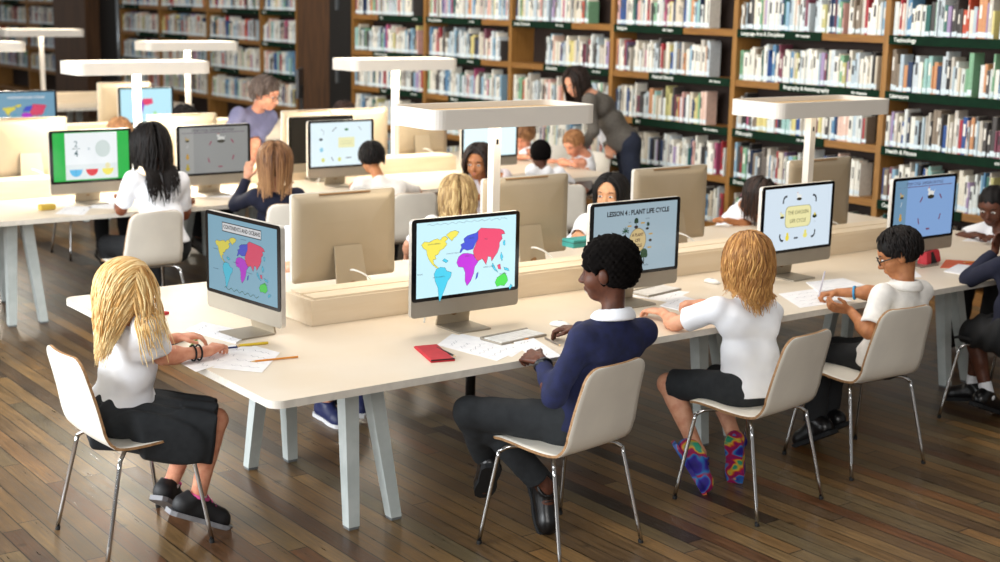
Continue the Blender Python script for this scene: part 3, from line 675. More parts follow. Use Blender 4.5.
# dark monitor on a trolley behind, between bookcase runs
t=empty('dark_monitor',(8.55,15.55,0),R(235),'dark grey switched-off screen on a stand before the brown column','monitor')
MB().box(-.3,.3,-.02,.02,.95,1.3,ch=.008).build('screen_panel',mat('dark_grey_screen','#3a3e44',rough=.3),t)
MB().box(-.03,.03,.0,.04,.02,1.1).build('stand_post',M_black,t); MB().box(-.22,.22,-.2,.2,0,.02).build('stand_base',M_black,t)
# ================================================================== CHAIRS
M_shell=mat('white_chair_laminate','#e9e4d8',rough=.42,col2='#e1dcd1',scale=5)
M_ply=mat('plywood_edge','#a9825a',rough=.6,col2='#8f6a45',scale=60)
M_chrome=mat('chrome','#c9c9c9',rough=.12,metal=1)
M_cap=mat('black_rubber_cap','#1a1a1a',rough=.7)
def make_shell(parent,ms):
    path=[(.215,.432),(.195,.446),(.15,.453),(.08,.452),(0,.447),(-.09,.444),(-.15,.45),(-.19,.472),(-.212,.51),(-.225,.56),(-.24,.63),(-.258,.7),(-.276,.765),(-.287,.805),(-.291,.822)]
    P=[Vector((a,0,b)) for a,b in path]; Q=[]
    for i in range(len(P)-1):
        for k in range(3):
            t=k/3;p0=P[max(i-1,0)];p1=P[i];p2=P[i+1];p3=P[min(i+2,len(P)-1)]
            Q.append(.5*((2*p1)+(-p0+p2)*t+(2*p0-5*p1+4*p2-p3)*t*t+(-p0+3*p1-3*p2+p3)*t**3))
    Q.append(P[-1]); L=[0]
    for a,b in zip(Q,Q[1:]): L.append(L[-1]+(b-a).length)
    T=L[-1]; nu=14; vs=[];n=len(Q)
    for side in (0,1):
        for i,q in enumerate(Q):
            d=(Q[min(i+1,n-1)]-Q[max(i-1,0)]).normalized(); nn=Vector((d.z,0,-d.x))*-1
            u=L[i]/T
            hw=.20+.012*math.sin(PI*min(1,u*1.6)) if u<.62 else .205-.028*(u-.62)/.38
            for e,rc in ((L[i],.05),(T-L[i],.06)):
                if e<rc: hw-=rc-math.sqrt(max(0,rc*rc-(rc-e)**2))
            for k in range(nu+1):
                y=-1+2*k/nu; cv=.012*(y*y) if u>.5 else .004*y*y
                off=nn*(-.0055 if side else .0055); fw=Vector((cv if u>.5 else 0,0,0 if u>.5 else cv))
                vs.append(tuple(q+off+fw+Vector((0,y*hw,0))))
    fs=[];mi=[];m1=nu+1;o=n*m1
    for i in range(n-1):
        for k in range(nu):
            a=i*m1+k; fs.append((a,a+1,a+m1+1,a+m1)); mi.append(0); fs.append((o+a+m1,o+a+m1+1,o+a+1,o+a)); mi.append(0)
    for i in range(n-1):
        for k in (0,nu):
            a=i*m1+k; f=(a,a+m1,o+a+m1,o+a); fs.append(f if k==0 else f[::-1]); mi.append(1)
    for k in range(nu):
        fs.append((k,o+k,o+k+1,k+1)); a=(n-1)*m1+k; fs.append((a+1,o+a+1,o+a,a)); 
        mi+=[1,1]
    me=D.meshes.new('seat_shell'); me.from_pydata(vs,[],fs); me.polygons.foreach_set('material_index',mi); me.update()
    o_=mobj('seat_shell',me,ms,parent); me.polygons.foreach_set('use_smooth',[m==0 for m in mi]); 
    bm=bmesh.new(); bm.from_mesh(me); bmesh.ops.recalc_face_normals(bm,faces=bm.faces[:]); bm.to_mesh(me); bm.free()
    return o_
def make_chair(name='shell_chair',ms=None):
    t=empty(name); make_shell(t,ms or [M_shell,M_ply])
    MB().box(-.12,.14,-.12,.12,.425,.436,ch=.004).build('seat_bracket',M_chrome,t)
    for sx in (1,-1):
        for sy in (1,-1):
            fx=.215 if sx>0 else -.235
            mb=MB(); mb.tube([(sx*.07,sy*.1,.424),(sx*.10,sy*.15,.426),(sx*.125,sy*.185,.423),(sx*.148,sy*.207,.404),(sx*.156,sy*.212,.375),(fx,sy*.25,.012)],.0088,8,smooth=4)
            l=mb.build('leg',M_chrome,t,True)
            mb=MB(); mb.tube([(fx,sy*.25,.0),(fx-(fx-sx*.156)*.04,sy*.2495,.016)],.0105,8); mb.build('foot_cap',M_cap,l)
    return t
t=empty('cable_duct',(*at(470,412,0)[:2],0),0,'black vertical cable duct under the front table by the navy boy\'s knee','cable duct')
mb=MB(); mb.tube([(0,0,.02),(0,0,.70)],.028,10); mb.build('duct_hose',M_dark,t,True); MB().box(-.05,.05,-.05,.05,0,.02,ch=.004).build('duct_base',M_dark,t)
chair0=make_chair(); darkchair=None; used=[0]
def place_chair(x,y,deg,label,dark=False,group='shell chairs around the tables'):
    global darkchair
    if dark:
        c=make_chair('shell_chair',[mat('black_chair_laminate','#1c1c1e',rough=.5),M_cap])
    elif not used[0]: c=chair0; used[0]=1
    else: c=copy_tree(chair0)
    c.location=(x,y,0); c.rotation_euler=(0,0,R(deg)); tag(c,label,'chair',group); return c
# ================================================================== PEOPLE
def skin(name,c,c2): return mat(name,c,rough=.5,col2=c2,scale=30,sss=.06,spec=.35)
SK_fair=skin('skin_fair','#dba384','#cf8f70'); SK_fair2=skin('skin_fair_rosy','#d89a7c','#c98467'); SK_dark=skin('skin_deep_brown','#5d3524','#4c2a1c'); SK_tan=skin('skin_tan','#b5794f','#a56a44'); SK_brown=skin('skin_brown','#80492f','#703e28')
M_eyew=mat('eye_white','#e9e6e0',rough=.25); M_iris=mat('dark_iris','#1c120d',rough=.15); M_lip=mat('lips','#b0605a',rough=.45); M_lipd=mat('lips_deep','#6e3a34',rough=.45)
def hairmat(name,a,b,c,rough=.5,spec=.3): return tintmat(name,[(0,a),(.5,b),(1,c)],rough=rough,spec=spec)
H_blonde=hairmat('hair_golden_blonde','#8f6231','#cc9c5a','#f4dba4'); H_wavy=hairmat('hair_honey_brown','#6b4424','#a8753f','#dcab68'); H_black=hairmat('hair_black','#090707','#110d0c','#221a17',.55,.2); H_afro=hairmat('hair_tight_black_curls','#070505','#0c0908','#16100e',.9,.08); H_brown=hairmat('hair_mid_brown','#4a2f1e','#7a5436','#a67d55'); H_ash=hairmat('hair_ash_blonde','#6a5236','#a48659','#d9c08c'); H_dbrown=hairmat('hair_dark_brown','#150e0b','#281a14','#42291f'); H_grey=hairmat('hair_grey_brown','#2c221d','#4d3f38','#74665e'); H_ginger=hairmat('hair_light_brown','#6b452a','#9a6a43','#b98a5c')
C_white=mat('white_cotton','#f3f4f8',rough=.85,col2='#eceef4',scale=8); C_white2=mat('off_white_cotton','#eeebe6',rough=.85); C_navyd=mat('dark_navy_knit','#11152c',rough=.9); C_navy=mat('navy_knit','#171e47',rough=.9,col2='#131939',scale=30,bump=.3,bscale=400); C_char=mat('charcoal_twill','#202428',rough=.85,col2='#1a1e22',scale=30); C_black=mat('black_cloth','#15171a',rough=.85); C_grey=mat('grey_marl','#aeb4bf',rough=.9); C_card=mat('grey_knit_cardigan','#67625b',rough=.95,col2='#4e4944',scale=120,bump=.4,bscale=300); C_plum=mat('dusty_blue_violet_jersey','#6f6f8c',rough=.9,col2='#5f5f7d',scale=6); C_pink=mat('pale_pink_cotton','#dcd0d0',rough=.9)
def sn(X,Y,Z,f,ph,amp):
    return amp*(np.sin(X*f+ph+1.7*np.sin(Z*f*.6+ph))*np.sin(Y*f*.9+ph*2+np.sin(Z*f*.45))*1.0+.5*np.sin(Z*f*1.3+X*f*.8+Y*f*.7+ph))
def headframe(az,pitch,roll=0):
    f=np.array([math.cos(az)*math.cos(pitch),math.sin(az)*math.cos(pitch),math.sin(pitch)])
    l=np.cross([0,0,1],f); l=n1(l); u=np.cross(f,l)
    if roll: l,u=l*math.cos(roll)+u*math.sin(roll),u*math.cos(roll)-l*math.sin(roll)
    return f,l,u
def hand_prims(S,w,d,nrm,curl,side,s,detail,spread=0):
    """w wrist point, d direction of palm, nrm back-of-hand normal, side=+1 left hand / -1 right, curl 0..1"""
    d=n1(d); nrm=n1(nrm-d*np.dot(nrm,d)); lat=np.cross(nrm,d)*side   # lat points to the thumb side
    lat=-lat
    k=.008*s
    for o in (-.021,-.007,.007,.021): S.cap(w+d*.012*s+lat*o*.7*s,w+d*.068*s+lat*o*1.15*s,.0135*s,.0105*s,k)
    if not detail:
        S.cap(w+d*.06*s,w+d*.115*s-nrm*.02*curl*s,.024*s,.016*s,k); S.cap(w+d*.02*s+lat*.02*s,w+d*.07*s+lat*.04*s,.011*s,.008*s,k); return
    L=[(.021+.003,.058,-.04),(.008,.066,.0),(-.0065,.061,.03),(-.0205,.048,.08)]
    for o,ln,sp in L:
        b=w+d*.072*s+lat*o*1.15*s; dir0=n1(d+lat*(-sp*.6+spread*o*12)); a1=.25+curl*.9; a2=a1+.2+curl*1.0; a3=a2+curl*.7
        p=b; r=.0078*s
        for q,(a,fr) in enumerate(((a1*.6,.42),(a2,.32),(a3,.26))):
            e=p+(dir0*math.cos(a)-nrm*math.sin(a))*ln*fr*s; S.cap(p,e,r,r*.93,.0025 if q else .006); p=e; r*=.93
    b=w+d*.022*s+lat*.024*s; e=b+n1(d*.7+lat*.75-nrm*.25)*.034*s; S.cap(b,e,.0105*s,.0088*s,.008); e2=e+n1(d*.95+lat*.15-nrm*(.2+.5*curl))*.03*s; S.cap(e,e2,.0086*s,.0072*s,.003)
def person(J,label,sk,hd,clothes,hair=None,s=1.0,h=.009,hands=(None,None),detail=True,female=0,group=None,face=True,eyes_open=True,adult=False,hk=1.1,glue=None):
    J={k:np.array(v,float) for k,v in J.items()}
    az,pitch=R(hd[0]),R(hd[1]); f,l,u=headframe(az,pitch,R(hd[2]) if len(hd)>2 else 0); M=np.array([f,l,u]); C=J['head']
    o0=np.array([J['pel'][0],J['pel'][1],0.]); t=empty('person',tuple(o0),0,label,'person',group)
    up=n1(J['neck']-J['pel']); lat=n1(J['shL']-J['shR']); bk=np.cross(lat,up)*-1  # forward = lat x up ... 
    fw=n1(np.cross(lat,up)); 
    a=1.0 if not adult else 1.12
    hs=s*(hk if not adult else 1.06)
    # ---------------- torso primitives reused by garments
    def torso(S,g,k=.05,low=True):
        p,nk=J['pel'],J['neck']; mid=p+(nk-p)*.42; ch=p+(nk-p)*.74
        sh=(J['shL']+J['shR'])/2
        S.cap(J['hipL']+(p-J['hipL'])*.25,J['hipR']+(p-J['hipR'])*.25,(.082*s+g)*a,None,k)
        S.cap(mid-lat*.045*s,mid+lat*.045*s,(.075*s+g)*a,None,k)
        S.cap(ch-lat*.062*s,ch+lat*.062*s,(.08*s+g)*a,None,k)
        S.cap(p-lat*.05*s,mid-lat*.045*s,(.08*s+g)*a,(.075*s+g)*a,k); S.cap(p+lat*.05*s,mid+lat*.045*s,(.08*s+g)*a,(.075*s+g)*a,k)
        for q,sg in (('shL',1),('shR',-1)):
            S.cap(ch+lat*sg*.05*s,J[q]-up*.012*s-lat*sg*.012,(.07*s+g)*a,(.04*s+g)*a,k)
        S.cap(nk-up*.025*s,sh-up*.01,(.044*s+g)*a,(.05*s+g)*a,.04)
        if female==2:
            for sg in (-1,1): S.ell(ch+fw*.07*s+lat*sg*.06*s-up*.02,(.055,.055,.055),None,.04)
    def arm(S,side,r0,r1,r2,frac=1.0,k=.02):
        sh,el,wr=J['sh'+side],J['el'+side],J['wr'+side]
        if frac<=.5:
            e=sh+(el-sh)*frac*2; S.cap(sh-up*.005,e,r0,r1,k); return e,n1(el-sh)
        S.cap(sh-up*.005,el,r0,r1,k); e=el+(wr-el)*(frac-.5)*2; S.cap(el,e,r1,r2,k); return e,n1(wr-el)
    # ---------------- body
    B=Solid(h); torso(B,-.004)
    for side in 'LR': arm(B,side,.041*s*a,.031*s*a,.0215*s*a)
    for side in 'LR':
        B.ell(J['el'+side]+(J['wr'+side]-J['el'+side])*.25,(.036*s*a,)*3,None,.03)
        kn,an,hp,to=J['kn'+side],J['an'+side],J['hip'+side],J['to'+side]
        B.cap(hp,kn,.073*s*a,.048*s*a,.03); B.cap(kn,an,.047*s*a,.031*s*a,.02)
        bkd=n1(np.cross(np.cross(kn-hp,an-kn),an-kn)) if np.linalg.norm(np.cross(kn-hp,an-kn))>1e-4 else -fw
        bd=n1(kn-hp); cd=n1(an-kn); bb=-(bd-cd*np.dot(bd,cd)); bb=n1(bb) if np.linalg.norm(bb)>.1 else -fw
        cc=kn+(an-kn)*.32+bb*.014*s; B.cap(cc-(an-kn)*.08,cc+(an-kn)*.16,.043*s*a,.033*s*a,.03)
        B.cap(an,an+(to-an)*.5-np.array([0,0,.012]),.032*s,.03*s,.02); B.cap(an+(to-an)*.4,to,.03*s,.024*s,.02)
    nkb=J['neck']-up*.02; B.cap(nkb,C-u*.045*hs-f*.02*hs,.043*s*a,.043*s*a,.025)
    # head
    E=lambda x,y,z: C+(f*x+l*y+u*z)*hs
    B.ell(E(-.012,0,.03),(.092*hs,.074*hs,.082*hs),M,.02)
    B.ell(E(.022,0,-.028),(.060*hs,.056*hs,.072*hs),M,.035)
    B.ell(E(.052,0,-.078),(.024*hs,.026*hs,.022*hs),M,.03)
    if face:
        B.ell(E(.05,0,.03),(.035*hs,.055*hs,.03*hs),M,.02)
        for sg in (-1,1):
            B.ell(E(.05,sg*.034,-.03),(.03*hs,.024*hs,.026*hs),M,.02)
            B.sub_ell(E(.09,sg*.031,.008),(.016*hs,.02*hs,.011*hs),M,.016)
            B.ell(E(-.006,sg*.079,-.008),(.019*hs,.0095*hs,.028*hs),M,.006)
        B.cap(E(.078,0,.006),E(.101,0,-.026),.007*hs,.0105*hs,.012); B.ell(E(.09,0,-.03),(.011*hs,.017*hs,.009*hs),M,.008)
        B.ell(E(.078,0,-.056),(.014*hs,.024*hs,.012*hs),M,.012)
    for side,hp in zip('LR',hands):
        el,wr=J['el'+side],J['wr'+side]; hp=hp or {}
        d=np.array(hp.get('d',(n1(wr-el)*[1,1,.35]))); nr=np.array(hp.get('n',(0,0,1.)))
        hand_prims(B,wr,d,nr,hp.get('curl',.25),1 if side=='L' else -1,s*a,detail,hp.get('spread',0))
    B.build('body',sk,t,o0)
    # face pieces
    if face:
        mb=MB(); mi=MB(); br=MB(); lo=lambda v: tuple(np.array(v)-o0)
        for sg in (-1,1):
            e=E(.0735,sg*.031,.005)
            if eyes_open:
                mb=MB(); mb.ball((0,0,0),(.0075*hs,.0125*hs,.0058*hs),0,12,8); mb.ball((.0038*hs,0,-.0004),(.005*hs,.0074*hs,.0058*hs),1,10,6)
                mb.v=[tuple(np.array(lo(e+f*.0035*hs))+f*v[0]+l*v[1]+u*v[2]) for v in mb.v]; mb.build('eye',[M_eyew,M_iris],t,True)
            br=MB(); br.tube([lo(E(.082,sg*.016,.024)),lo(E(.084,sg*.03,.031)),lo(E(.072,sg*.048,.026))],[.0022*hs,.003*hs,.0016*hs],6); br.build('eyebrow',M_iris,t,True)
        lp=MB(); dk=sk in (SK_dark,SK_brown)
        lp.tube([lo(E(.081,-.02,-.054)),lo(E(.0885,-.008,-.0515)),lo(E(.0885,.008,-.0515)),lo(E(.081,.02,-.054))],[.0015*hs,.0035*hs,.0035*hs,.0015*hs],6)
        lp.tube([lo(E(.080,-.018,-.056)),lo(E(.087,0,-.0605)),lo(E(.080,.018,-.056))],[.0015*hs,.0045*hs,.0015*hs],6); lp.build('lips',M_lipd if dk else M_lip,t,True)
    # ---------------- clothing
    for c in clothes:
        kind=c['k']; m=c['m']; S=Solid(c.get('h',h)); seed=hash(kind)%7*.0+len(kind)
        if kind in ('short_sleeved_shirt','long_sleeved_sweater','cardigan','polo_shirt','tshirt'):
            longs=kind in ('long_sleeved_sweater','cardigan'); g=.012 if not longs else .015
            for side in 'LR':
                if longs:
                    e,dv=arm(S,side,.052*s*a,.043*s*a,.033*s*a,c.get('len',.97),.03)
                    if c.get('len',.97)<.99: S.plane(e,dv,.003,e,np.full(3,.05*s))
                    wq=J['wr'+side]; 
                else:
                    fr=c.get('len',.36); e,dv=arm(S,side,.055*s*a,.054*s*a,0,fr,.035)
                    S.plane(e+dv*.01,dv,.003,e+dv*.045,np.full(3,.075*s)); S.sub_cap(e-dv*.03,e+dv*.08,.043*s*a,.045*s*a)
            torso(S,g,.03)
            S.cap(J['pel']-lat*.055*s,J['pel']+lat*.055*s,(.111*s)*a,None,.04)
            S.plane(J['neck']+up*.004,up*1.0,.004,J['neck']+up*.07,np.full(3,.085)) ; S.sub_cap(J['neck']-up*.01,J['neck']+up*.09,.046*s*a,.05*s*a)
            hem=c.get('hem',.02); S.plane(J['pel']+up*hem,-up,.004,J['pel'],np.full(3,.22*a*s))
            amp=c.get('fold',.0042); S.disp=lambda X,Y,Z,amp=amp: sn(X,Y,Z,26,2.1,amp*.7)+sn(X,Y,Z,55,.7,amp*.35)
            g_=S.build(c.get('name',kind),m,t,o0)
            if 'collar' in c:
                K=Solid(min(h,.006)); nk=J['neck']
                for q in range(40):
                    th0=2*PI*q/40; th1=2*PI*(q+1)/40
                    def P(th,z,r): return nk+up*z+(fw*math.cos(th)+lat*math.sin(th))*r*s*a
                    z0=.018-.02*math.cos(th0); z1=.018-.02*math.cos(th1)
                    K.cap(P(th0,z0,.056),P(th1,z1,.056),.007,None,.004); K.cap(P(th0,z0-.028,.074),P(th1,z1-.028,.074),.007,None,.012); K.cap(P(th0,z0-.014,.066),P(th1,z1-.014,.066),.008,None,.012)
                K.build('collar',c['collar'],g_,o0)
            if 'inner' in c:
                Q=Solid(h); Q.cap(J['neck']+fw*.08-up*.1,J['pel']+fw*.12+up*.02,.06,.09,.03); Q.build('white_undershirt',C_white,g_,o0)
        elif kind=='trousers':
            g=.012; S.cap(J['hipL'],J['hipR'],.098*s*a,None,.04); S.cap(J['pel'],J['pel']+up*.07,.092*s*a,.088*s*a,.04)
            for side in 'LR':
                kn,an,hp=J['kn'+side],J['an'+side],J['hip'+side]
                S.cap(hp,kn,.086*s*a,.063*s*a,.035); e=kn+(an-kn)*c.get('len',.95); S.cap(kn,e,.062*s*a,.054*s*a,.015)
                dv=n1(an-kn); S.plane(e,dv,.003,e+dv*.05,np.full(3,.075*s*a)); S.sub_cap(e-dv*.03,e+dv*.08,.043*s*a)
            S.plane(J['pel']+up*c.get('waist',.09),up,.004,J['pel']+up*.16,np.full(3,.16*a*s))
            S.disp=lambda X,Y,Z: sn(X,Y,Z,30,1.1,.003)+sn(X,Y,Z,60,.3,.0014); S.build('trousers',m,t,o0)
        elif kind=='shorts':
            S.cap(J['hipL'],J['hipR'],.096*s*a,None,.05); S.cap(J['pel'],J['pel']+up*.07,.09*s*a,.086*s*a,.05)
            for side in 'LR':
                kn,hp=J['kn'+side],J['hip'+side]; fr=c.get('len',.95); e=hp+(kn-hp)*fr; S.cap(hp,e+(kn-hp)*.06,.088*s*a,.068*s*a,.03); dv=n1(kn-hp)
                S.plane(e,dv,.003,e+dv*.055,np.full(3,.085*s*a))
            S.disp=lambda X,Y,Z: sn(X,Y,Z,34,1.9,.0028); S.build('shorts',m,t,o0)
        elif kind=='skirt':
            S.cap(J['hipL'],J['hipR'],.1*s*a,None,.05); S.cap(J['pel'],J['pel']+up*.08,.094*s*a,.08*s*a,.05)
            hL,hR,kL,kR=J['hipL'],J['hipR'],J['knL'],J['knR']; fr=c.get('len',.93)
            for w_ in (0,.25,.5,.75,1): S.cap(hL*(1-w_)+hR*w_+np.array([0,0,.0]),(hL+(kL-hL)*fr)*(1-w_)+(hR+(kR-hR)*fr)*w_-np.array([0,0,.005]),.09*s*a,.076*s*a,.04)
            for (hp,kn,sg) in ((hL,kL,1),(hR,kR,-1)):
                ou=c.get('out',.05)
                for zz,rr_,oo in ((.0,.05,.5),(-.03,.042,.9),(-.075,.032,1.0),(-.12,.026,1.02),(-.16,.02,.98))[:c.get('sheet',3)]:
                    S.cap(hp+(kn-hp)*.02+lat*sg*(.05+ou*oo)+[0,0,zz],hp+(kn-hp)*.96+lat*sg*(.03+ou*oo*.6)+[0,0,zz*1.05],rr_,rr_,.05)
                for q in ():
                    b=hp+(kn-hp)*q+lat*sg*.06*s; w2=c.get('out',.03); e2=b+lat*sg*w2; S.cap(b,e2,.045,.036,.05); S.cap(e2,e2+lat*sg*.012-np.array([0,0,c.get('drop',.12)*(1.1-.35*abs(q-.6))]),.034,.018,.05)
            mid=(kL+kR)/2; dv=n1((kL+kR)/2-(hL+hR)/2); e=(hL+hR)/2+((kL+kR)/2-(hL+hR)/2)*fr; S.plane(e+dv*.035,dv,.006,e+dv*.12,np.full(3,.2))
            S.plane(J['pel']+up*.1,up,.004,J['pel']+up*.18,np.full(3,.16*a))
            ph=fw*22+lat*60
            S.disp=lambda X,Y,Z: .0055*np.sin(lat[0]*X*75+lat[1]*Y*75+fw[0]*X*60+fw[1]*Y*60+Z*18)+sn(X,Y,Z,22,.5,.003); S.build('skirt',m,t,o0)
        elif kind=='shoes':
            for side in 'LR':
                an,to=J['an'+side],J['to'+side]; dv=n1(to-an); fd=n1(np.array(to-an)*[1,1,1]); 
                # foot axes
                down=n1(np.array([0,0,-1])-fd*np.dot([0,0,-1],fd)) ; down=n1(down*1.0); sd=np.cross(fd,down)
                # sole line runs parallel to heel-toe
                ank=an; heel=an-fd*.028*s+down*.072*s; ball=to-fd*.02*s+down*.004*s
                heel_z=heel
                fl=n1(ball-heel); dn=n1(np.array([0,0,-1.])-fl*np.dot([0,0,-1],fl)); sd=np.cross(fl,dn)
                U=Solid(min(h,.007)); kk=.02
                U.cap(heel-dn*.014,ball-dn*.01,.039*s*a,.038*s*a,kk); U.cap(heel-dn*.03,ank-dn*.03,.04*s*a,.04*s*a,kk); U.cap(heel+fl*.08*s-dn*.045,ball-dn*.014,.032*s*a,.03*s*a,.03)
                U.cap(ball-dn*.01,ball+fl*.018*s-dn*.004,.037*s*a,.032*s*a,kk)
                U.plane(heel+dn*.012*s,dn,.004); U.plane(ank-dn*.02,-dn,.004,ank-dn*.075,np.full(3,.06))
                shoe=U.build('shoe',c['m'],t,o0)
                mb=MB(); zc=[(-.046,.028),(-.025,.041),(.03,.041),(.07,.037),(.12,.044),(.16,.044),(.195,.036),(.215,.014)]
                Ls=np.linalg.norm(ball-heel)+.05; base=heel-fl*.0; pts=[]
                for x_,w_ in [(q[0]*Ls/.2,q[1]) for q in zc]: pts.append((x_,w_*s*a))
                ring=[(x_,w_) for x_,w_ in pts]+[(x_,-w_) for x_,w_ in pts[::-1]]
                for zz in (0,1): pass
                vs=[tuple(base+fl*x_+sd*w_+dn*.006*s-o0) for x_,w_ in ring]+[tuple(base+fl*x_+sd*w_+dn*.026*s-o0) for x_,w_ in ring]; n_=len(ring)
                mb.add(vs,[tuple(range(n_)),tuple(range(n_,2*n_))[::-1]]+[(i,n_+i,n_+(i+1)%n_,(i+1)%n_) for i in range(n_)]); mb.build('sole',c.get('sole',C_black),shoe)
                if 'rim' in c:
                    mb=MB(); pts=[tuple(ank-dn*.018+(fl*math.cos(q)*.043+sd*math.sin(q)*.04)*s*a-o0) for q in np.linspace(0,2*PI,17)]; mb.tube(pts,.0075,6,cap=False); mb.build('collar_rim',c['rim'],shoe,True)
                    mb=MB()
                    for q in (.5,.62,.74): 
                        cc=heel+(ball-heel)*q-dn*(.055+.026*(.75-q)/.25); mb.tube([tuple(cc+sd*.022-o0),tuple(cc-dn*.007-o0),tuple(cc-sd*.022-o0)],.0028,5)
                    mb.build('laces',c['rim'],shoe,True)
        elif kind=='socks':
            for side in 'LR':
                an,kn=J['an'+side],J['kn'+side]; dv=n1(kn-an); K=Solid(.006); K.cap(an-dv*.01,an+dv*c.get('len',.06),.037*s,.036*s,.01); K.plane(an+dv*c.get('len',.06),dv); K.build('sock',m,t,o0)
        elif kind=='wristband':
            wr,el=J['wr'+c['side']],J['el'+c['side']]; dv=n1(el-wr)
            for q in c['at']:
                cc=wr+dv*q; up_=np.array([0,0,1.]); aa=n1(np.cross(dv,up_)); bb=np.cross(aa,dv); r=c.get('r',.0285)
                mb=MB(); mb.tube([tuple(cc+(aa*math.cos(x_)+bb*math.sin(x_))*r-o0) for x_ in np.linspace(0,2*PI,17)],c.get('w',.004),6,cap=False); b_=mb.build(c.get('name','wristband'),m,t,True)
                if c.get('face'):
                    tp=cc+bb*r*.5+aa*-.85*r if 0 else cc+np.array(c['face'])*r; nn=n1(np.array(c['face'])); a2=n1(np.cross(nn,dv)); MBf=MB(); MBf.tube([tuple(tp-o0-nn*.004),tuple(tp+nn*.006-o0)],.0165,14); MBf.build('watch_face',mat('watch_face_dark','#23262b',rough=.3),b_)
        elif kind=='glasses':
            mb=MB(); lo=lambda v: tuple(np.array(v)-o0)
            for sg in (-1,1):
                cc=E(.098,sg*.032,.002); pts=[lo(cc+(l*math.cos(x_)*.024*sg+u*math.sin(x_)*.0165)*hs-f*abs(math.cos(x_))*.002) for x_ in np.linspace(0,2*PI,19)]; mb.tube(pts,.0028,6,cap=False)
                mb.tube([lo(E(.096,sg*.055,.006)),lo(E(.05,sg*.076,.008)),lo(E(-.01,sg*.082,.004)),lo(E(-.03,sg*.08,-.012))],.003,6)
            mb.tube([lo(E(.098,-.009,.006)),lo(E(.102,0,.009)),lo(E(.098,.009,.006))],.0016,6); mb.build('glasses',m,t,True)
        elif kind=='tie':
            K=Solid(.005); nk=J['neck']; K.cap(nk+fw*.075*s+up*-.01,nk+fw*.1*s-up*.16,.006,.012,.004); K.build('necktie',m,t,o0)
    if glue is not None: glue(t,J,o0)
    # ---------------- hair
    if hair: build_hair(hair,t,o0,C,f,l,u,hs,J,up,fw,lat,s*a)
    return t
def add_tint(me,vals):
    at_=me.attributes.new('tint','FLOAT','POINT'); at_.data.foreach_set('value',np.asarray(vals,np.float32))
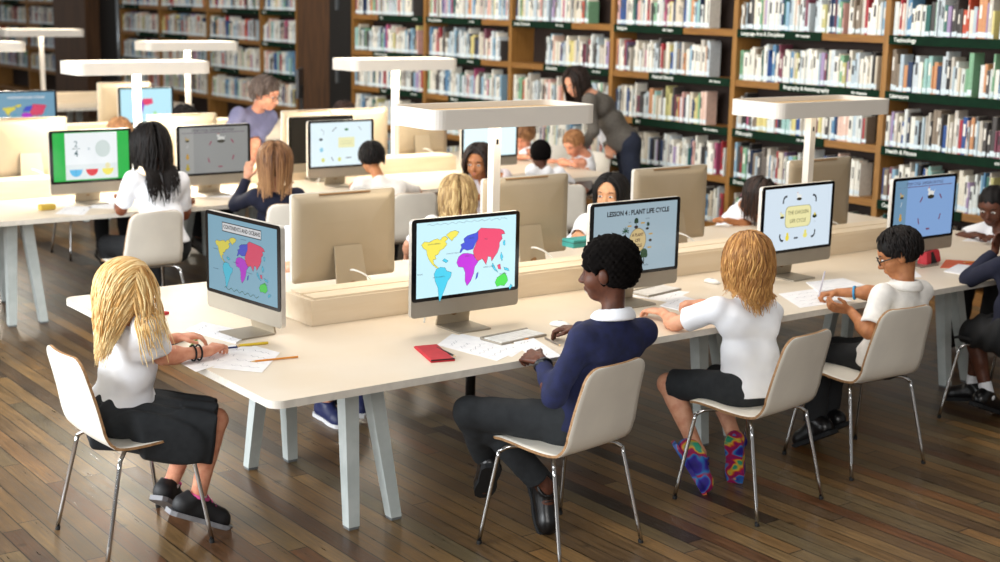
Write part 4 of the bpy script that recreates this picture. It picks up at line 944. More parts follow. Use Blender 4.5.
def build_hair(H,t,o0,C,f,l,u,hs,J,up,fw,lat,s):
    st=H['style']; M=np.array([f,l,u]); E=lambda x,y,z: C+(f*x+l*y+u*z)*hs
    K=Solid(.006 if H.get('fine',1) else .01)
    vol=H.get('vol',.0)
    kb=.003 if st in('long','bob') else 0
    K.ell(E(-.016,0,.036),((.094+vol-kb)*hs,(.080+vol-kb)*hs,(.084+vol-kb)*hs),M,.01)
    if st in ('long','bob'): K.ell(E(-.035,0,.0),((.075+vol)*hs,(.078+vol)*hs,(.085+vol)*hs),M,.02)
    elif st=='short': K.ell(E(-.034,0,.012),((.074+vol*.7)*hs,(.074+vol*.5)*hs,(.074)*hs),M,.02)
    else: K.ell(E(-.035,0,.01),((.074+vol)*hs,(.076+vol)*hs,(.075+vol)*hs),M,.02)
    # carve the face opening and the nape
    K.plane(E(.05,0,.055),n1(f*1.0-u*.5),.006,None,None) if st in('long','bob') else (K.plane(E(.078,0,.05),n1(f*1.0-u*.25),.006),K.sub_ell(E(.088,0,-.03),(.07*hs,.085*hs,.058*hs),M,.008))
    if st in ('short','afro','crop'):
        for sg in (-1,1): K.sub_ell(E(.062,sg*.07,-.03),(.052*hs,.04*hs,.045*hs),M,.01); K.sub_ell(E(-.002,sg*.084,-.01),(.025*hs,.026*hs,.033*hs),M,.004)
        K.plane(E(-.02,0,-.05),-u+f*.25,.012)
        am=H.get('bump',.002); fq=H.get('freq',160)
        if st=='afro': K.disp=lambda X,Y,Z: am*(np.sin(X*fq)*np.sin(Y*fq+1)*np.sin(Z*fq+2)+.7*np.sin(X*fq*.55+Z*fq*.4)*np.sin(Y*fq*.6-Z*fq*.5))
        else: K.disp=lambda X,Y,Z: am*np.sin((X*f[0]+Y*f[1])*40+(X*l[0]+Y*l[1])*fq+Z*60)
    o=K.build('hair',H['m'],t,o0); nv=len(o.data.vertices)
    co=np.empty(nv*3,np.float32); o.data.vertices.foreach_get('co',co); co=co.reshape(-1,3)
    add_tint(o.data,np.clip(H.get('base',.3)+.22*np.sin(co[:,0]*170+co[:,1]*130)*np.sin(co[:,2]*40)+.08*np.random.rand(nv),0,1))
    if st in ('long','bob') or H.get('strands'):
        rg=np.random.RandomState(H.get('seed',3)); n=H.get('n',240); L=H.get('len',.3); seg=H.get('seg',16)
        # roots over crown, sides, back
        P=[];ang=[]
        while len(P)<n:
            v=rg.normal(size=3); v/=np.linalg.norm(v)
            if v[2]<-.05 and v[0]>-.1: continue
            if v[2]<-.45: continue
            if v[0]>H.get('fr',.42) and v[2]<.72: continue
            P.append(v)
        P=np.array(P); R3=np.array([.097+vol,.083+vol,.088+vol])*hs; c0=C+(f*-.016+u*.034)*hs
        lift=H.get('lift',1.0)+.04*rg.rand(n)
        W=lambda q: c0+(q*R3*lift[:,None])@M
        p=W(P); path=[p.copy()]
        partd=np.sign(P[:,1]+.001)
        dl=L/seg; Lr=L*(.82+.3*rg.rand(n)); dl=(Lr/seg)[:,None]
        ph=rg.rand(n)*6.28; wf=H.get('wave',.3); wn=H.get('wfreq',3.2)
        side=l[None]*partd[:,None]
        nf=int(n*H.get('front',0)); fm=np.ones((n,1)); fm[:nf]=0
        if nf: lock=(P[:,1]<-.3)&(P[:,0]>-.2); ii=np.argsort(~lock)[:nf]; fm[:]=1; fm[ii]=0
        vel=n1(-f*.6+u*.1)*(1 if H.get('back',1) else 0)+side*.5+0*p
        for i in range(seg):
            g=np.array([0,0,-1.])[None]+np.zeros_like(p)
            loc=((p-c0)@M.T)/R3; rad=np.linalg.norm(loc,axis=1,keepdims=True)
            nor=(loc/R3)@M; nor/=np.linalg.norm(nor,axis=1,keepdims=True)+1e-9
            near=np.clip((1.35-rad)/.3,0,1)
            d=g*1.0+side*H.get('side',.28)*near*np.clip(loc[:,2:3],0,1)-f[None]*H.get('bk',.38)*near*fm*np.clip(loc[:,2:3]+.35,0,1)*(1 if H.get('back',1) else 0)
            d+= (np.cos(ph+i*wn*6.28/seg)[:,None]*lat[None]+np.sin(ph*1.3+i*wn*6.28/seg)[:,None]*fw[None]*.6)*wf*min(1,i/(seg*.3))
            pull=(J['neck']-fw*H.get('pb',.04)-p); pull[:,2]=0; d+=pull*H.get('pull',1.0)*(1-near)*(fm*1.0-.0)+(1-fm)*(f[None]*.25)
            d-=nor*np.minimum(0,(d*nor).sum(1,keepdims=True))*near
            d/=np.linalg.norm(d,axis=1,keepdims=True); vel=.45*vel+.55*d; vel/=np.linalg.norm(vel,axis=1,keepdims=True)
            p=p+vel*dl
            loc=((p-c0)@M.T)/R3; rad=np.linalg.norm(loc,axis=1,keepdims=True); lim=lift[:,None]*1.01
            p=np.where(rad<lim,c0+((loc/np.maximum(rad,1e-6)*lim)*R3)@M,p)
            # keep outside neck, shoulders and back
            for (a_,b_,rr) in ((J['neck']-up*.03,C-u*.05*hs-f*.01,.052*s),(J['shL'],J['neck'],.066*s),(J['shR'],J['neck'],.066*s),(J['neck']-up*.07-lat*.06,J['pel']-lat*.05,.108*s),(J['neck']-up*.07+lat*.06,J['pel']+lat*.05,.108*s),(J['shL'],J['elL'],.06*s),(J['shR'],J['elR'],.06*s)):
                ba=b_-a_; tt=np.clip(((p-a_)@ba)/(ba@ba),0,1)[:,None]; q=a_+ba*tt; dv=p-q; di=np.linalg.norm(dv,axis=1,keepdims=True)
                rr2=rr*(1+.1*(rg.rand(n)[:,None] if 0 else lift[:,None]-1)*2)
                p=np.where(di<rr2,q+dv/np.maximum(di,1e-6)*rr2,p)
            path.append(p.copy())
        path=np.stack(path,1)-o0  # n,seg+1,3
        th=H.get('th',.0065); ns=5; m=seg+1
        prof=th*np.concatenate([np.linspace(.6,1,4),np.linspace(1,.28,m-4)])
        tan=np.gradient(path,axis=1); tan/=np.linalg.norm(tan,axis=2,keepdims=True)+1e-9
        cen=(c0-o0)[None,None]; out=path-cen; out[:,:,2]*=.3; out-=tan*(out*tan).sum(2,keepdims=True); out/=np.linalg.norm(out,axis=2,keepdims=True)+1e-9
        sd=np.cross(tan,out)
        V=[]
        for k in range(ns):
            a_=2*PI*k/ns; V.append(path+(sd*math.cos(a_)*1.5+out*math.sin(a_)*.75)*prof[None,:,None])
        V=np.stack(V,2).reshape(-1,3)  # n,m,ns
        Fs=[]
        base=(np.arange(n)*m*ns)[:,None,None]+(np.arange(m-1)*ns)[None,:,None]; kk=np.arange(ns)[None,None]
        q=np.stack([base+kk,base+(kk+1)%ns,base+ns+(kk+1)%ns,base+ns+kk],-1).reshape(-1,4)
        me=D.meshes.new('hair_locks'); me.vertices.add(len(V)); me.vertices.foreach_set('co',V.astype(np.float32).ravel())
        me.loops.add(q.size); me.loops.foreach_set('vertex_index',q.astype(np.int32).ravel()); me.polygons.add(len(q)); me.polygons.foreach_set('loop_start',np.arange(0,q.size,4,dtype=np.int32)); me.update(calc_edges=True); me.validate()
        tint=np.clip(H.get('base',.3)+.15+.2*rg.randn(n),0,1); tt=np.repeat(tint,m*ns)+np.tile(np.repeat(np.linspace(-.1,.18,m)*H.get('tipl',1),ns),n); add_tint(me,np.clip(tt,0,1))
        mobj('hair_locks',me,H['m'],o,True)
POSE={"P1":{"pel":[2.096,5.318,0.545],
"hipL":[2.07,5.392,0.522],
"hipR":[2.078,5.242,0.523],
"knL":[2.398,5.253,0.476],
"knR":[2.415,5.122,0.484],
"anL":[2.306,5.348,0.153],
"anR":[2.341,5.157,0.143],
"toL":[2.377,5.409,0.024],
"toR":[2.449,5.153,0.025],
"neck":[2.096,5.156,0.953],
"shL":[2.037,5.284,0.89],
"shR":[2.083,5.002,0.946],
"elL":[2.17,5.422,0.754],
"elR":[2.193,5.126,0.782],
"wrL":[2.363,5.361,0.788],
"wrR":[2.396,5.133,0.774],
"head":[2.042,5.067,1.072]},"P2":{"pel":[3.609,4.185,0.519],
"hipL":[3.515,4.21,0.523],
"hipR":[3.659,4.259,0.518],
"knL":[3.217,4.454,0.556],
"knR":[3.332,4.462,0.473],
"anL":[3.413,4.597,0.276],
"anR":[3.553,4.371,0.196],
"toL":[3.444,4.658,0.124],
"toR":[3.548,4.347,0.024],
"neck":[3.679,4.123,0.971],
"shL":[3.526,4.13,0.889],
"shR":[3.829,4.11,0.887],
"elL":[3.381,4.122,0.678],
"elR":[3.828,4.355,0.828],
"wrL":[3.455,4.299,0.775],
"wrR":[3.871,4.568,0.795],
"head":[3.675,4.166,1.139]},"P3":{"pel":[4.583,4.2,0.484],
"hipL":[4.507,4.211,0.513],
"hipR":[4.654,4.23,0.512],
"knL":[4.417,4.557,0.47],
"knR":[4.723,4.578,0.445],
"anL":[4.434,4.355,0.186],
"anR":[4.666,4.341,0.198],
"toL":[4.459,4.339,0.025],
"toR":[4.679,4.35,0.035],
"neck":[4.585,4.246,0.917],
"shL":[4.441,4.294,0.877],
"shR":[4.722,4.232,0.839],
"elL":[4.382,4.493,0.77],
"elR":[4.73,4.467,0.803],
"wrL":[4.474,4.676,0.781],
"wrR":[4.723,4.675,0.795],
"head":[4.588,4.27,1.077]},"P4":{"pel":[5.569,4.238,0.5],
"hipL":[5.501,4.203,0.517],
"hipR":[5.641,4.212,0.517],
"knL":[5.451,4.535,0.465],
"knR":[5.583,4.546,0.481],
"anL":[5.358,4.468,0.144],
"anR":[5.495,4.504,0.148],
"toL":[5.358,4.557,0.023],
"toR":[5.487,4.588,0.023],
"neck":[5.541,4.124,0.895],
"shL":[5.403,4.145,0.86],
"shR":[5.681,4.135,0.852],
"elL":[5.255,4.098,0.702],
"elR":[5.624,4.349,0.805],
"wrL":[5.319,4.268,0.768],
"wrR":[5.53,4.522,0.786],
"head":[5.548,4.185,1.033]},"P5":{"pel":[6.516,4.146,0.483],
"hipL":[6.443,4.133,0.516],
"hipR":[6.591,4.149,0.514],
"knL":[6.599,4.453,0.465],
"knR":[6.711,4.486,0.474],
"anL":[6.596,4.321,0.138],
"anR":[6.722,4.502,0.124],
"toL":[6.715,4.323,0.031],
"toR":[6.72,4.635,0.036],
"neck":[6.628,4.164,0.908],
"shL":[6.506,4.253,0.874],
"shR":[6.782,4.179,0.925],
"elL":[6.536,4.46,0.766],
"elR":[6.837,4.312,0.739],
"wrL":[6.676,4.407,0.908],
"wrR":[6.746,4.489,0.788],
"head":[6.629,4.204,1.074]},"P6":{"pel":[8.31,5.332,0.514],
"hipL":[8.275,5.258,0.518],
"hipR":[8.274,5.406,0.519],
"knL":[7.921,5.21,0.472],
"knR":[7.917,5.399,0.472],
"anL":[7.839,5.198,0.132],
"anR":[7.839,5.398,0.131],
"toL":[7.708,5.188,0.04],
"toR":[7.707,5.406,0.04],
"neck":[7.99,5.254,0.801],
"shL":[7.982,5.129,0.896],
"shR":[8.089,5.377,0.798],
"elL":[7.988,5.094,0.664],
"elR":[7.908,5.501,0.715],
"wrL":[7.821,5.134,0.776],
"wrR":[7.825,5.322,0.774],
"head":[7.94,5.287,0.954]},"P7":{"pel":[3.772,8.728,0.532],
"hipL":[3.685,8.756,0.52],
"hipR":[3.858,8.76,0.52],
"knL":[3.547,9.146,0.502],
"knR":[3.881,9.173,0.5],
"anL":[3.647,9.131,0.112],
"anR":[3.881,9.136,0.099],
"toL":[3.633,9.295,0.032],
"toR":[3.886,9.306,0.03],
"neck":[3.751,8.789,1.034],
"shL":[3.58,8.758,1.0],
"shR":[3.914,8.77,0.972],
"elL":[3.547,8.901,0.774],
"elR":[3.968,8.846,0.718],
"wrL":[3.625,9.117,0.827],
"wrR":[4.084,9.042,0.777],
"head":[3.745,8.86,1.206]},"P8":{"pel":[4.606,8.679,0.533],
"hipL":[4.525,8.688,0.523],
"hipR":[4.653,8.613,0.523],
"knL":[4.653,9.018,0.46],
"knR":[4.842,8.913,0.459],
"anL":[4.619,8.936,0.121],
"anR":[4.794,8.836,0.121],
"toL":[4.679,9.056,0.033],
"toR":[4.869,8.946,0.033],
"neck":[4.481,8.501,0.912],
"shL":[4.374,8.597,0.849],
"shR":[4.619,8.443,0.859],
"elL":[4.335,8.814,0.765],
"elR":[4.76,8.6,0.756],
"wrL":[4.436,8.828,0.947],
"wrR":[4.802,8.798,0.787],
"head":[4.501,8.54,1.073]},"P9":{"pel":[5.636,8.571,0.5],
"hipL":[5.563,8.627,0.515],
"hipR":[5.725,8.587,0.516],
"knL":[5.547,9.03,0.49],
"knR":[5.751,8.99,0.492],
"anL":[5.538,9.144,0.115],
"anR":[5.754,9.086,0.112],
"toL":[5.567,9.301,0.034],
"toR":[5.805,9.238,0.033],
"neck":[5.517,8.852,0.88],
"shL":[5.347,8.831,0.841],
"shR":[5.665,8.783,0.811],
"elL":[5.328,8.999,0.639],
"elR":[5.895,8.884,0.734],
"wrL":[5.459,9.128,0.776],
"wrR":[5.776,9.075,0.78],
"head":[5.534,8.977,1.008]},"P10":{"pel":[6.345,8.664,0.512],
"hipL":[6.342,8.583,0.519],
"hipR":[6.289,8.722,0.519],
"knL":[6.043,8.386,0.474],
"knR":[5.969,8.562,0.474],
"anL":[5.996,8.353,0.128],
"anR":[5.927,8.541,0.127],
"toL":[5.875,8.298,0.038],
"toR":[5.8,8.503,0.037],
"neck":[6.195,8.429,0.849],
"shL":[6.296,8.326,0.908],
"shR":[6.169,8.582,0.868],
"elL":[6.197,8.33,0.695],
"elR":[6.042,8.71,0.718],
"wrL":[6.014,8.335,0.787],
"wrR":[5.926,8.556,0.788],
"head":[6.131,8.434,0.999]},"P11":{"pel":[4.657,6.881,0.508],
"hipL":[4.594,6.921,0.521],
"hipR":[4.732,6.883,0.52],
"knL":[4.722,7.232,0.461],
"knR":[4.902,7.174,0.462],
"anL":[4.716,7.216,0.129],
"anR":[4.9,7.166,0.13],
"toL":[4.739,7.335,0.037],
"toR":[4.94,7.281,0.038],
"neck":[4.784,6.799,0.895],
"shL":[4.658,6.874,0.878],
"shR":[4.928,6.83,0.898],
"elL":[4.609,7.037,0.732],
"elR":[4.935,6.967,0.721],
"wrL":[4.674,7.167,0.602],
"wrR":[4.919,7.12,0.601],
"head":[4.826,6.848,1.033]},"P12":{"pel":[5.712,6.806,0.534],
"hipL":[5.773,6.773,0.52],
"hipR":[5.644,6.801,0.52],
"knL":[5.717,6.47,0.447],
"knR":[5.545,6.508,0.448],
"anL":[5.719,6.473,0.139],
"anR":[5.545,6.51,0.139],
"toL":[5.704,6.371,0.043],
"toR":[5.517,6.411,0.043],
"neck":[5.848,6.668,0.87],
"shL":[5.963,6.613,0.823],
"shR":[5.719,6.688,0.831],
"elL":[5.806,6.638,0.692],
"elR":[5.553,6.593,0.753],
"wrL":[5.742,6.493,0.78],
"wrR":[5.498,6.424,0.78],
"head":[5.837,6.615,1.003]},"P13":{"pel":[7.104,8.583,0.517],
"hipL":[7.051,8.63,0.519],
"hipR":[7.175,8.587,0.52],
"knL":[7.09,8.937,0.45],
"knR":[7.253,8.885,0.449],
"anL":[7.092,8.964,0.143],
"anR":[7.259,8.904,0.142],
"toL":[7.12,9.063,0.046],
"toR":[7.3,8.999,0.045],
"neck":[6.987,8.754,0.842],
"shL":[6.86,8.723,0.881],
"shR":[7.111,8.696,0.849],
"elL":[6.95,8.823,0.724],
"elR":[7.273,8.707,0.721],
"wrL":[7.064,8.951,0.78],
"wrR":[7.27,8.877,0.78],
"head":[7.0,8.792,0.98]},"P14":{"pel":[8.327,9.877,0.508],
"hipL":[8.311,9.797,0.518],
"hipR":[8.282,9.943,0.518],
"knL":[7.999,9.622,0.473],
"knR":[7.953,9.805,0.474],
"anL":[7.944,9.588,0.129],
"anR":[7.909,9.785,0.127],
"toL":[7.816,9.555,0.039],
"toR":[7.777,9.769,0.037],
"neck":[8.2,9.634,0.847],
"shL":[8.157,9.582,0.709],
"shR":[8.24,9.768,0.916],
"elL":[8.002,9.747,0.773],
"elR":[8.143,9.614,0.769],
"wrL":[7.949,9.549,0.78],
"wrR":[7.984,9.745,0.78],
"head":[8.075,9.669,0.943]},"P15":{"pel":[8.298,10.369,0.513],
"hipL":[8.292,10.294,0.518],
"hipR":[8.246,10.423,0.518],
"knL":[7.981,10.197,0.458],
"knR":[7.926,10.363,0.458],
"anL":[7.922,10.178,0.142],
"anR":[7.859,10.352,0.143],
"toL":[7.819,10.134,0.046],
"toR":[7.752,10.322,0.047],
"neck":[8.036,10.372,0.818],
"shL":[8.077,10.235,0.829],
"shR":[8.079,10.498,0.869],
"elL":[7.899,10.344,0.769],
"elR":[8.077,10.309,0.765],
"wrL":[7.936,10.16,0.78],
"wrR":[7.896,10.362,0.78],
"head":[8.008,10.316,0.952]},"P16":{"pel":[8.696,9.693,0.947],
"hipL":[8.676,9.601,0.926],
"hipR":[8.767,9.755,0.925],
"knL":[8.676,9.516,0.502],
"knR":[8.776,9.688,0.498],
"anL":[8.719,9.49,0.085],
"anR":[8.819,9.662,0.081],
"toL":[8.555,9.572,0.028],
"toR":[8.665,9.764,0.028],
"neck":[8.399,9.805,1.366],
"shL":[8.258,9.695,1.328],
"shR":[8.558,9.874,1.306],
"elL":[8.282,9.644,1.051],
"elR":[8.631,9.886,1.033],
"wrL":[8.2,9.729,0.836],
"wrR":[8.532,9.728,0.873],
"head":[8.256,9.889,1.47]},"P17":{"pel":[5.6,11.292,0.745],
"hipL":[5.689,11.282,0.785],
"hipR":[5.517,11.328,0.784],
"knL":[5.549,11.488,0.433],
"knR":[5.354,11.531,0.44],
"anL":[5.646,11.455,0.026],
"anR":[5.452,11.507,0.032],
"toL":[5.587,11.272,0.03],
"toR":[5.374,11.331,0.03],
"neck":[5.672,11.063,1.218],
"shL":[5.825,11.136,1.141],
"shR":[5.489,11.061,1.182],
"elL":[5.629,11.032,0.967],
"elR":[5.329,10.967,0.971],
"wrL":[5.519,10.877,0.811],
"wrR":[5.2,10.963,0.762],
"head":[5.681,10.923,1.357]},"P18":{"pel":[6.994,6.799,0.536],
"hipL":[7.057,6.776,0.519],
"hipR":[6.926,6.794,0.519],
"knL":[7.031,6.469,0.447],
"knR":[6.856,6.494,0.447],
"anL":[7.033,6.478,0.139],
"anR":[6.857,6.503,0.139],
"toL":[7.025,6.375,0.043],
"toR":[6.835,6.402,0.043],
"neck":[7.014,6.561,0.841],
"shL":[7.053,6.486,0.951],
"shR":[7.056,6.683,0.794],
"elL":[7.124,6.614,0.803],
"elR":[6.976,6.504,0.731],
"wrL":[7.033,6.46,0.78],
"wrR":[6.804,6.525,0.78],
"head":[7.017,6.446,0.933]},"P22":{"pel":[3.742,6.714,0.501],
"hipL":[3.803,6.677,0.511],
"hipR":[3.673,6.711,0.518],
"knL":[3.746,6.415,0.325],
"knR":[3.717,6.424,0.375],
"anL":[3.584,6.255,0.084],
"anR":[3.774,6.202,0.146],
"toL":[3.577,6.111,0.021],
"toR":[3.702,6.095,0.069],
"neck":[3.823,6.824,0.869],
"shL":[3.958,6.854,0.888],
"shR":[3.699,6.887,0.887],
"elL":[3.986,6.74,0.712],
"elR":[3.631,6.79,0.712],
"wrL":[3.897,6.593,0.78],
"wrR":[3.676,6.624,0.78],
"head":[3.801,6.702,0.947]},"P19":{"pel":[4.276,11.389,0.519],
"hipL":[4.351,11.359,0.52],
"hipR":[4.202,11.359,0.52],
"knL":[4.409,11.007,0.474],
"knR":[4.213,11.002,0.474],
"anL":[4.414,10.99,0.124],
"anR":[4.213,10.99,0.124],
"toL":[4.423,10.857,0.036],
"toR":[4.204,10.856,0.036],
"neck":[4.428,11.221,0.894],
"shL":[4.554,11.305,0.929],
"shR":[4.273,11.241,0.9],
"elL":[4.509,11.187,0.731],
"elR":[4.112,11.189,0.737],
"wrL":[4.435,11.002,0.78],
"wrR":[4.19,11.005,0.78],
"head":[4.456,11.158,1.042]},"P20":{"pel":[6.607,11.49,0.524],
"hipL":[6.682,11.461,0.52],
"hipR":[6.532,11.461,0.52],
"knL":[6.713,11.106,0.473],
"knR":[6.514,11.105,0.473],
"anL":[6.714,11.107,0.123],
"anR":[6.514,11.107,0.123],
"toL":[6.723,10.974,0.035],
"toR":[6.505,10.974,0.035],
"neck":[6.666,11.368,0.942],
"shL":[6.803,11.44,0.93],
"shR":[6.515,11.405,0.932],
"elL":[6.812,11.307,0.737],
"elR":[6.417,11.309,0.741],
"wrL":[6.736,11.121,0.78],
"wrR":[6.491,11.122,0.78],
"head":[6.681,11.316,1.097]},"P21":{"pel":[5.007,11.474,0.53],
"hipL":[5.082,11.449,0.52],
"hipR":[4.932,11.449,0.52],
"knL":[5.107,11.093,0.472],
"knR":[4.907,11.093,0.473],
"anL":[5.107,11.103,0.123],
"anR":[4.906,11.103,0.123],
"toL":[5.116,10.969,0.035],
"toR":[4.897,10.969,0.035],
"neck":[5.083,11.372,0.951],
"shL":[5.216,11.447,0.924],
"shR":[4.93,11.397,0.933],
"elL":[5.204,11.303,0.739],
"elR":[4.815,11.308,0.749],
"wrL":[5.129,11.117,0.78],
"wrR":[4.884,11.118,0.78],
"head":[5.107,11.323,1.107]},"P23":{"pel":[3.0,11.422,0.531],
"hipL":[3.075,11.397,0.52],
"hipR":[2.925,11.397,0.52],
"knL":[3.1,11.041,0.472],
"knR":[2.9,11.041,0.472],
"anL":[3.1,11.051,0.123],
"anR":[2.9,11.051,0.123],
"toL":[3.109,10.918,0.035],
"toR":[2.891,10.918,0.035],
"neck":[3.0,11.379,0.969],
"shL":[3.145,11.388,0.916],
"shR":[2.855,11.388,0.916],
"elL":[3.2,11.249,0.734],
"elR":[2.8,11.249,0.734],
"wrL":[3.122,11.065,0.78],
"wrR":[2.878,11.065,0.78],
"head":[3.0,11.338,1.129]}}
# ================================================================== WHO SITS WHERE
S_black=mat('black_shoe_leather','#121214',rough=.3); S_mesh=mat('black_shoe_mesh','#17171a',rough=.6); S_grey=mat('grey_rubber_sole','#8c8c90',rough=.6); S_pink=mat('pink_trim','#e0559a',rough=.6); S_white=mat('white_rubber_sole','#d8d8da',rough=.6); S_blue=mat('navy_blue_shoe','#1a2350',rough=.5)
def multicolour():
    m=D.materials.new('multicolour_shoe'); m.use_nodes=True; N=m.node_tree.nodes; L=m.node_tree.links; b=N['Principled BSDF']
    tc=N.new('ShaderNodeTexCoord'); n=N.new('ShaderNodeTexNoise'); n.inputs['Scale'].default_value=13; n.inputs['Detail'].default_value=.5; n.inputs['Distortion'].default_value=.6; L.new(tc.outputs['Object'],n.inputs['Vector'])
    r=N.new('ShaderNodeValToRGB'); e=r.color_ramp.elements
    st=[(.28,'#1f1a6e'),(.38,'#3a2aa0'),(.44,'#2a86c8'),(.48,'#b01e48'),(.53,'#8a1f6a'),(.57,'#c92b3a'),(.62,'#e0b83a'),(.68,'#2f9a78')]
    while len(e)<len(st): e.new(.5)
    for i,(p,c) in enumerate(st): e[i].position=p; e[i].color=(*lin(c),1)
    L.new(n.outputs[0],r.inputs[0]); L.new(r.outputs[0],b.inputs['Base Color']); b.inputs['Roughness'].default_value=.45; return m
S_multi=multicolour()
K=lambda k,m,**q: dict(k=k,m=m,**q)
SH=lambda m=S_black,sole=C_black,**q: dict(k='shoes',m=m,sole=sole,**q)
def hr(style,m,**q): return dict(style=style,m=m,**q)
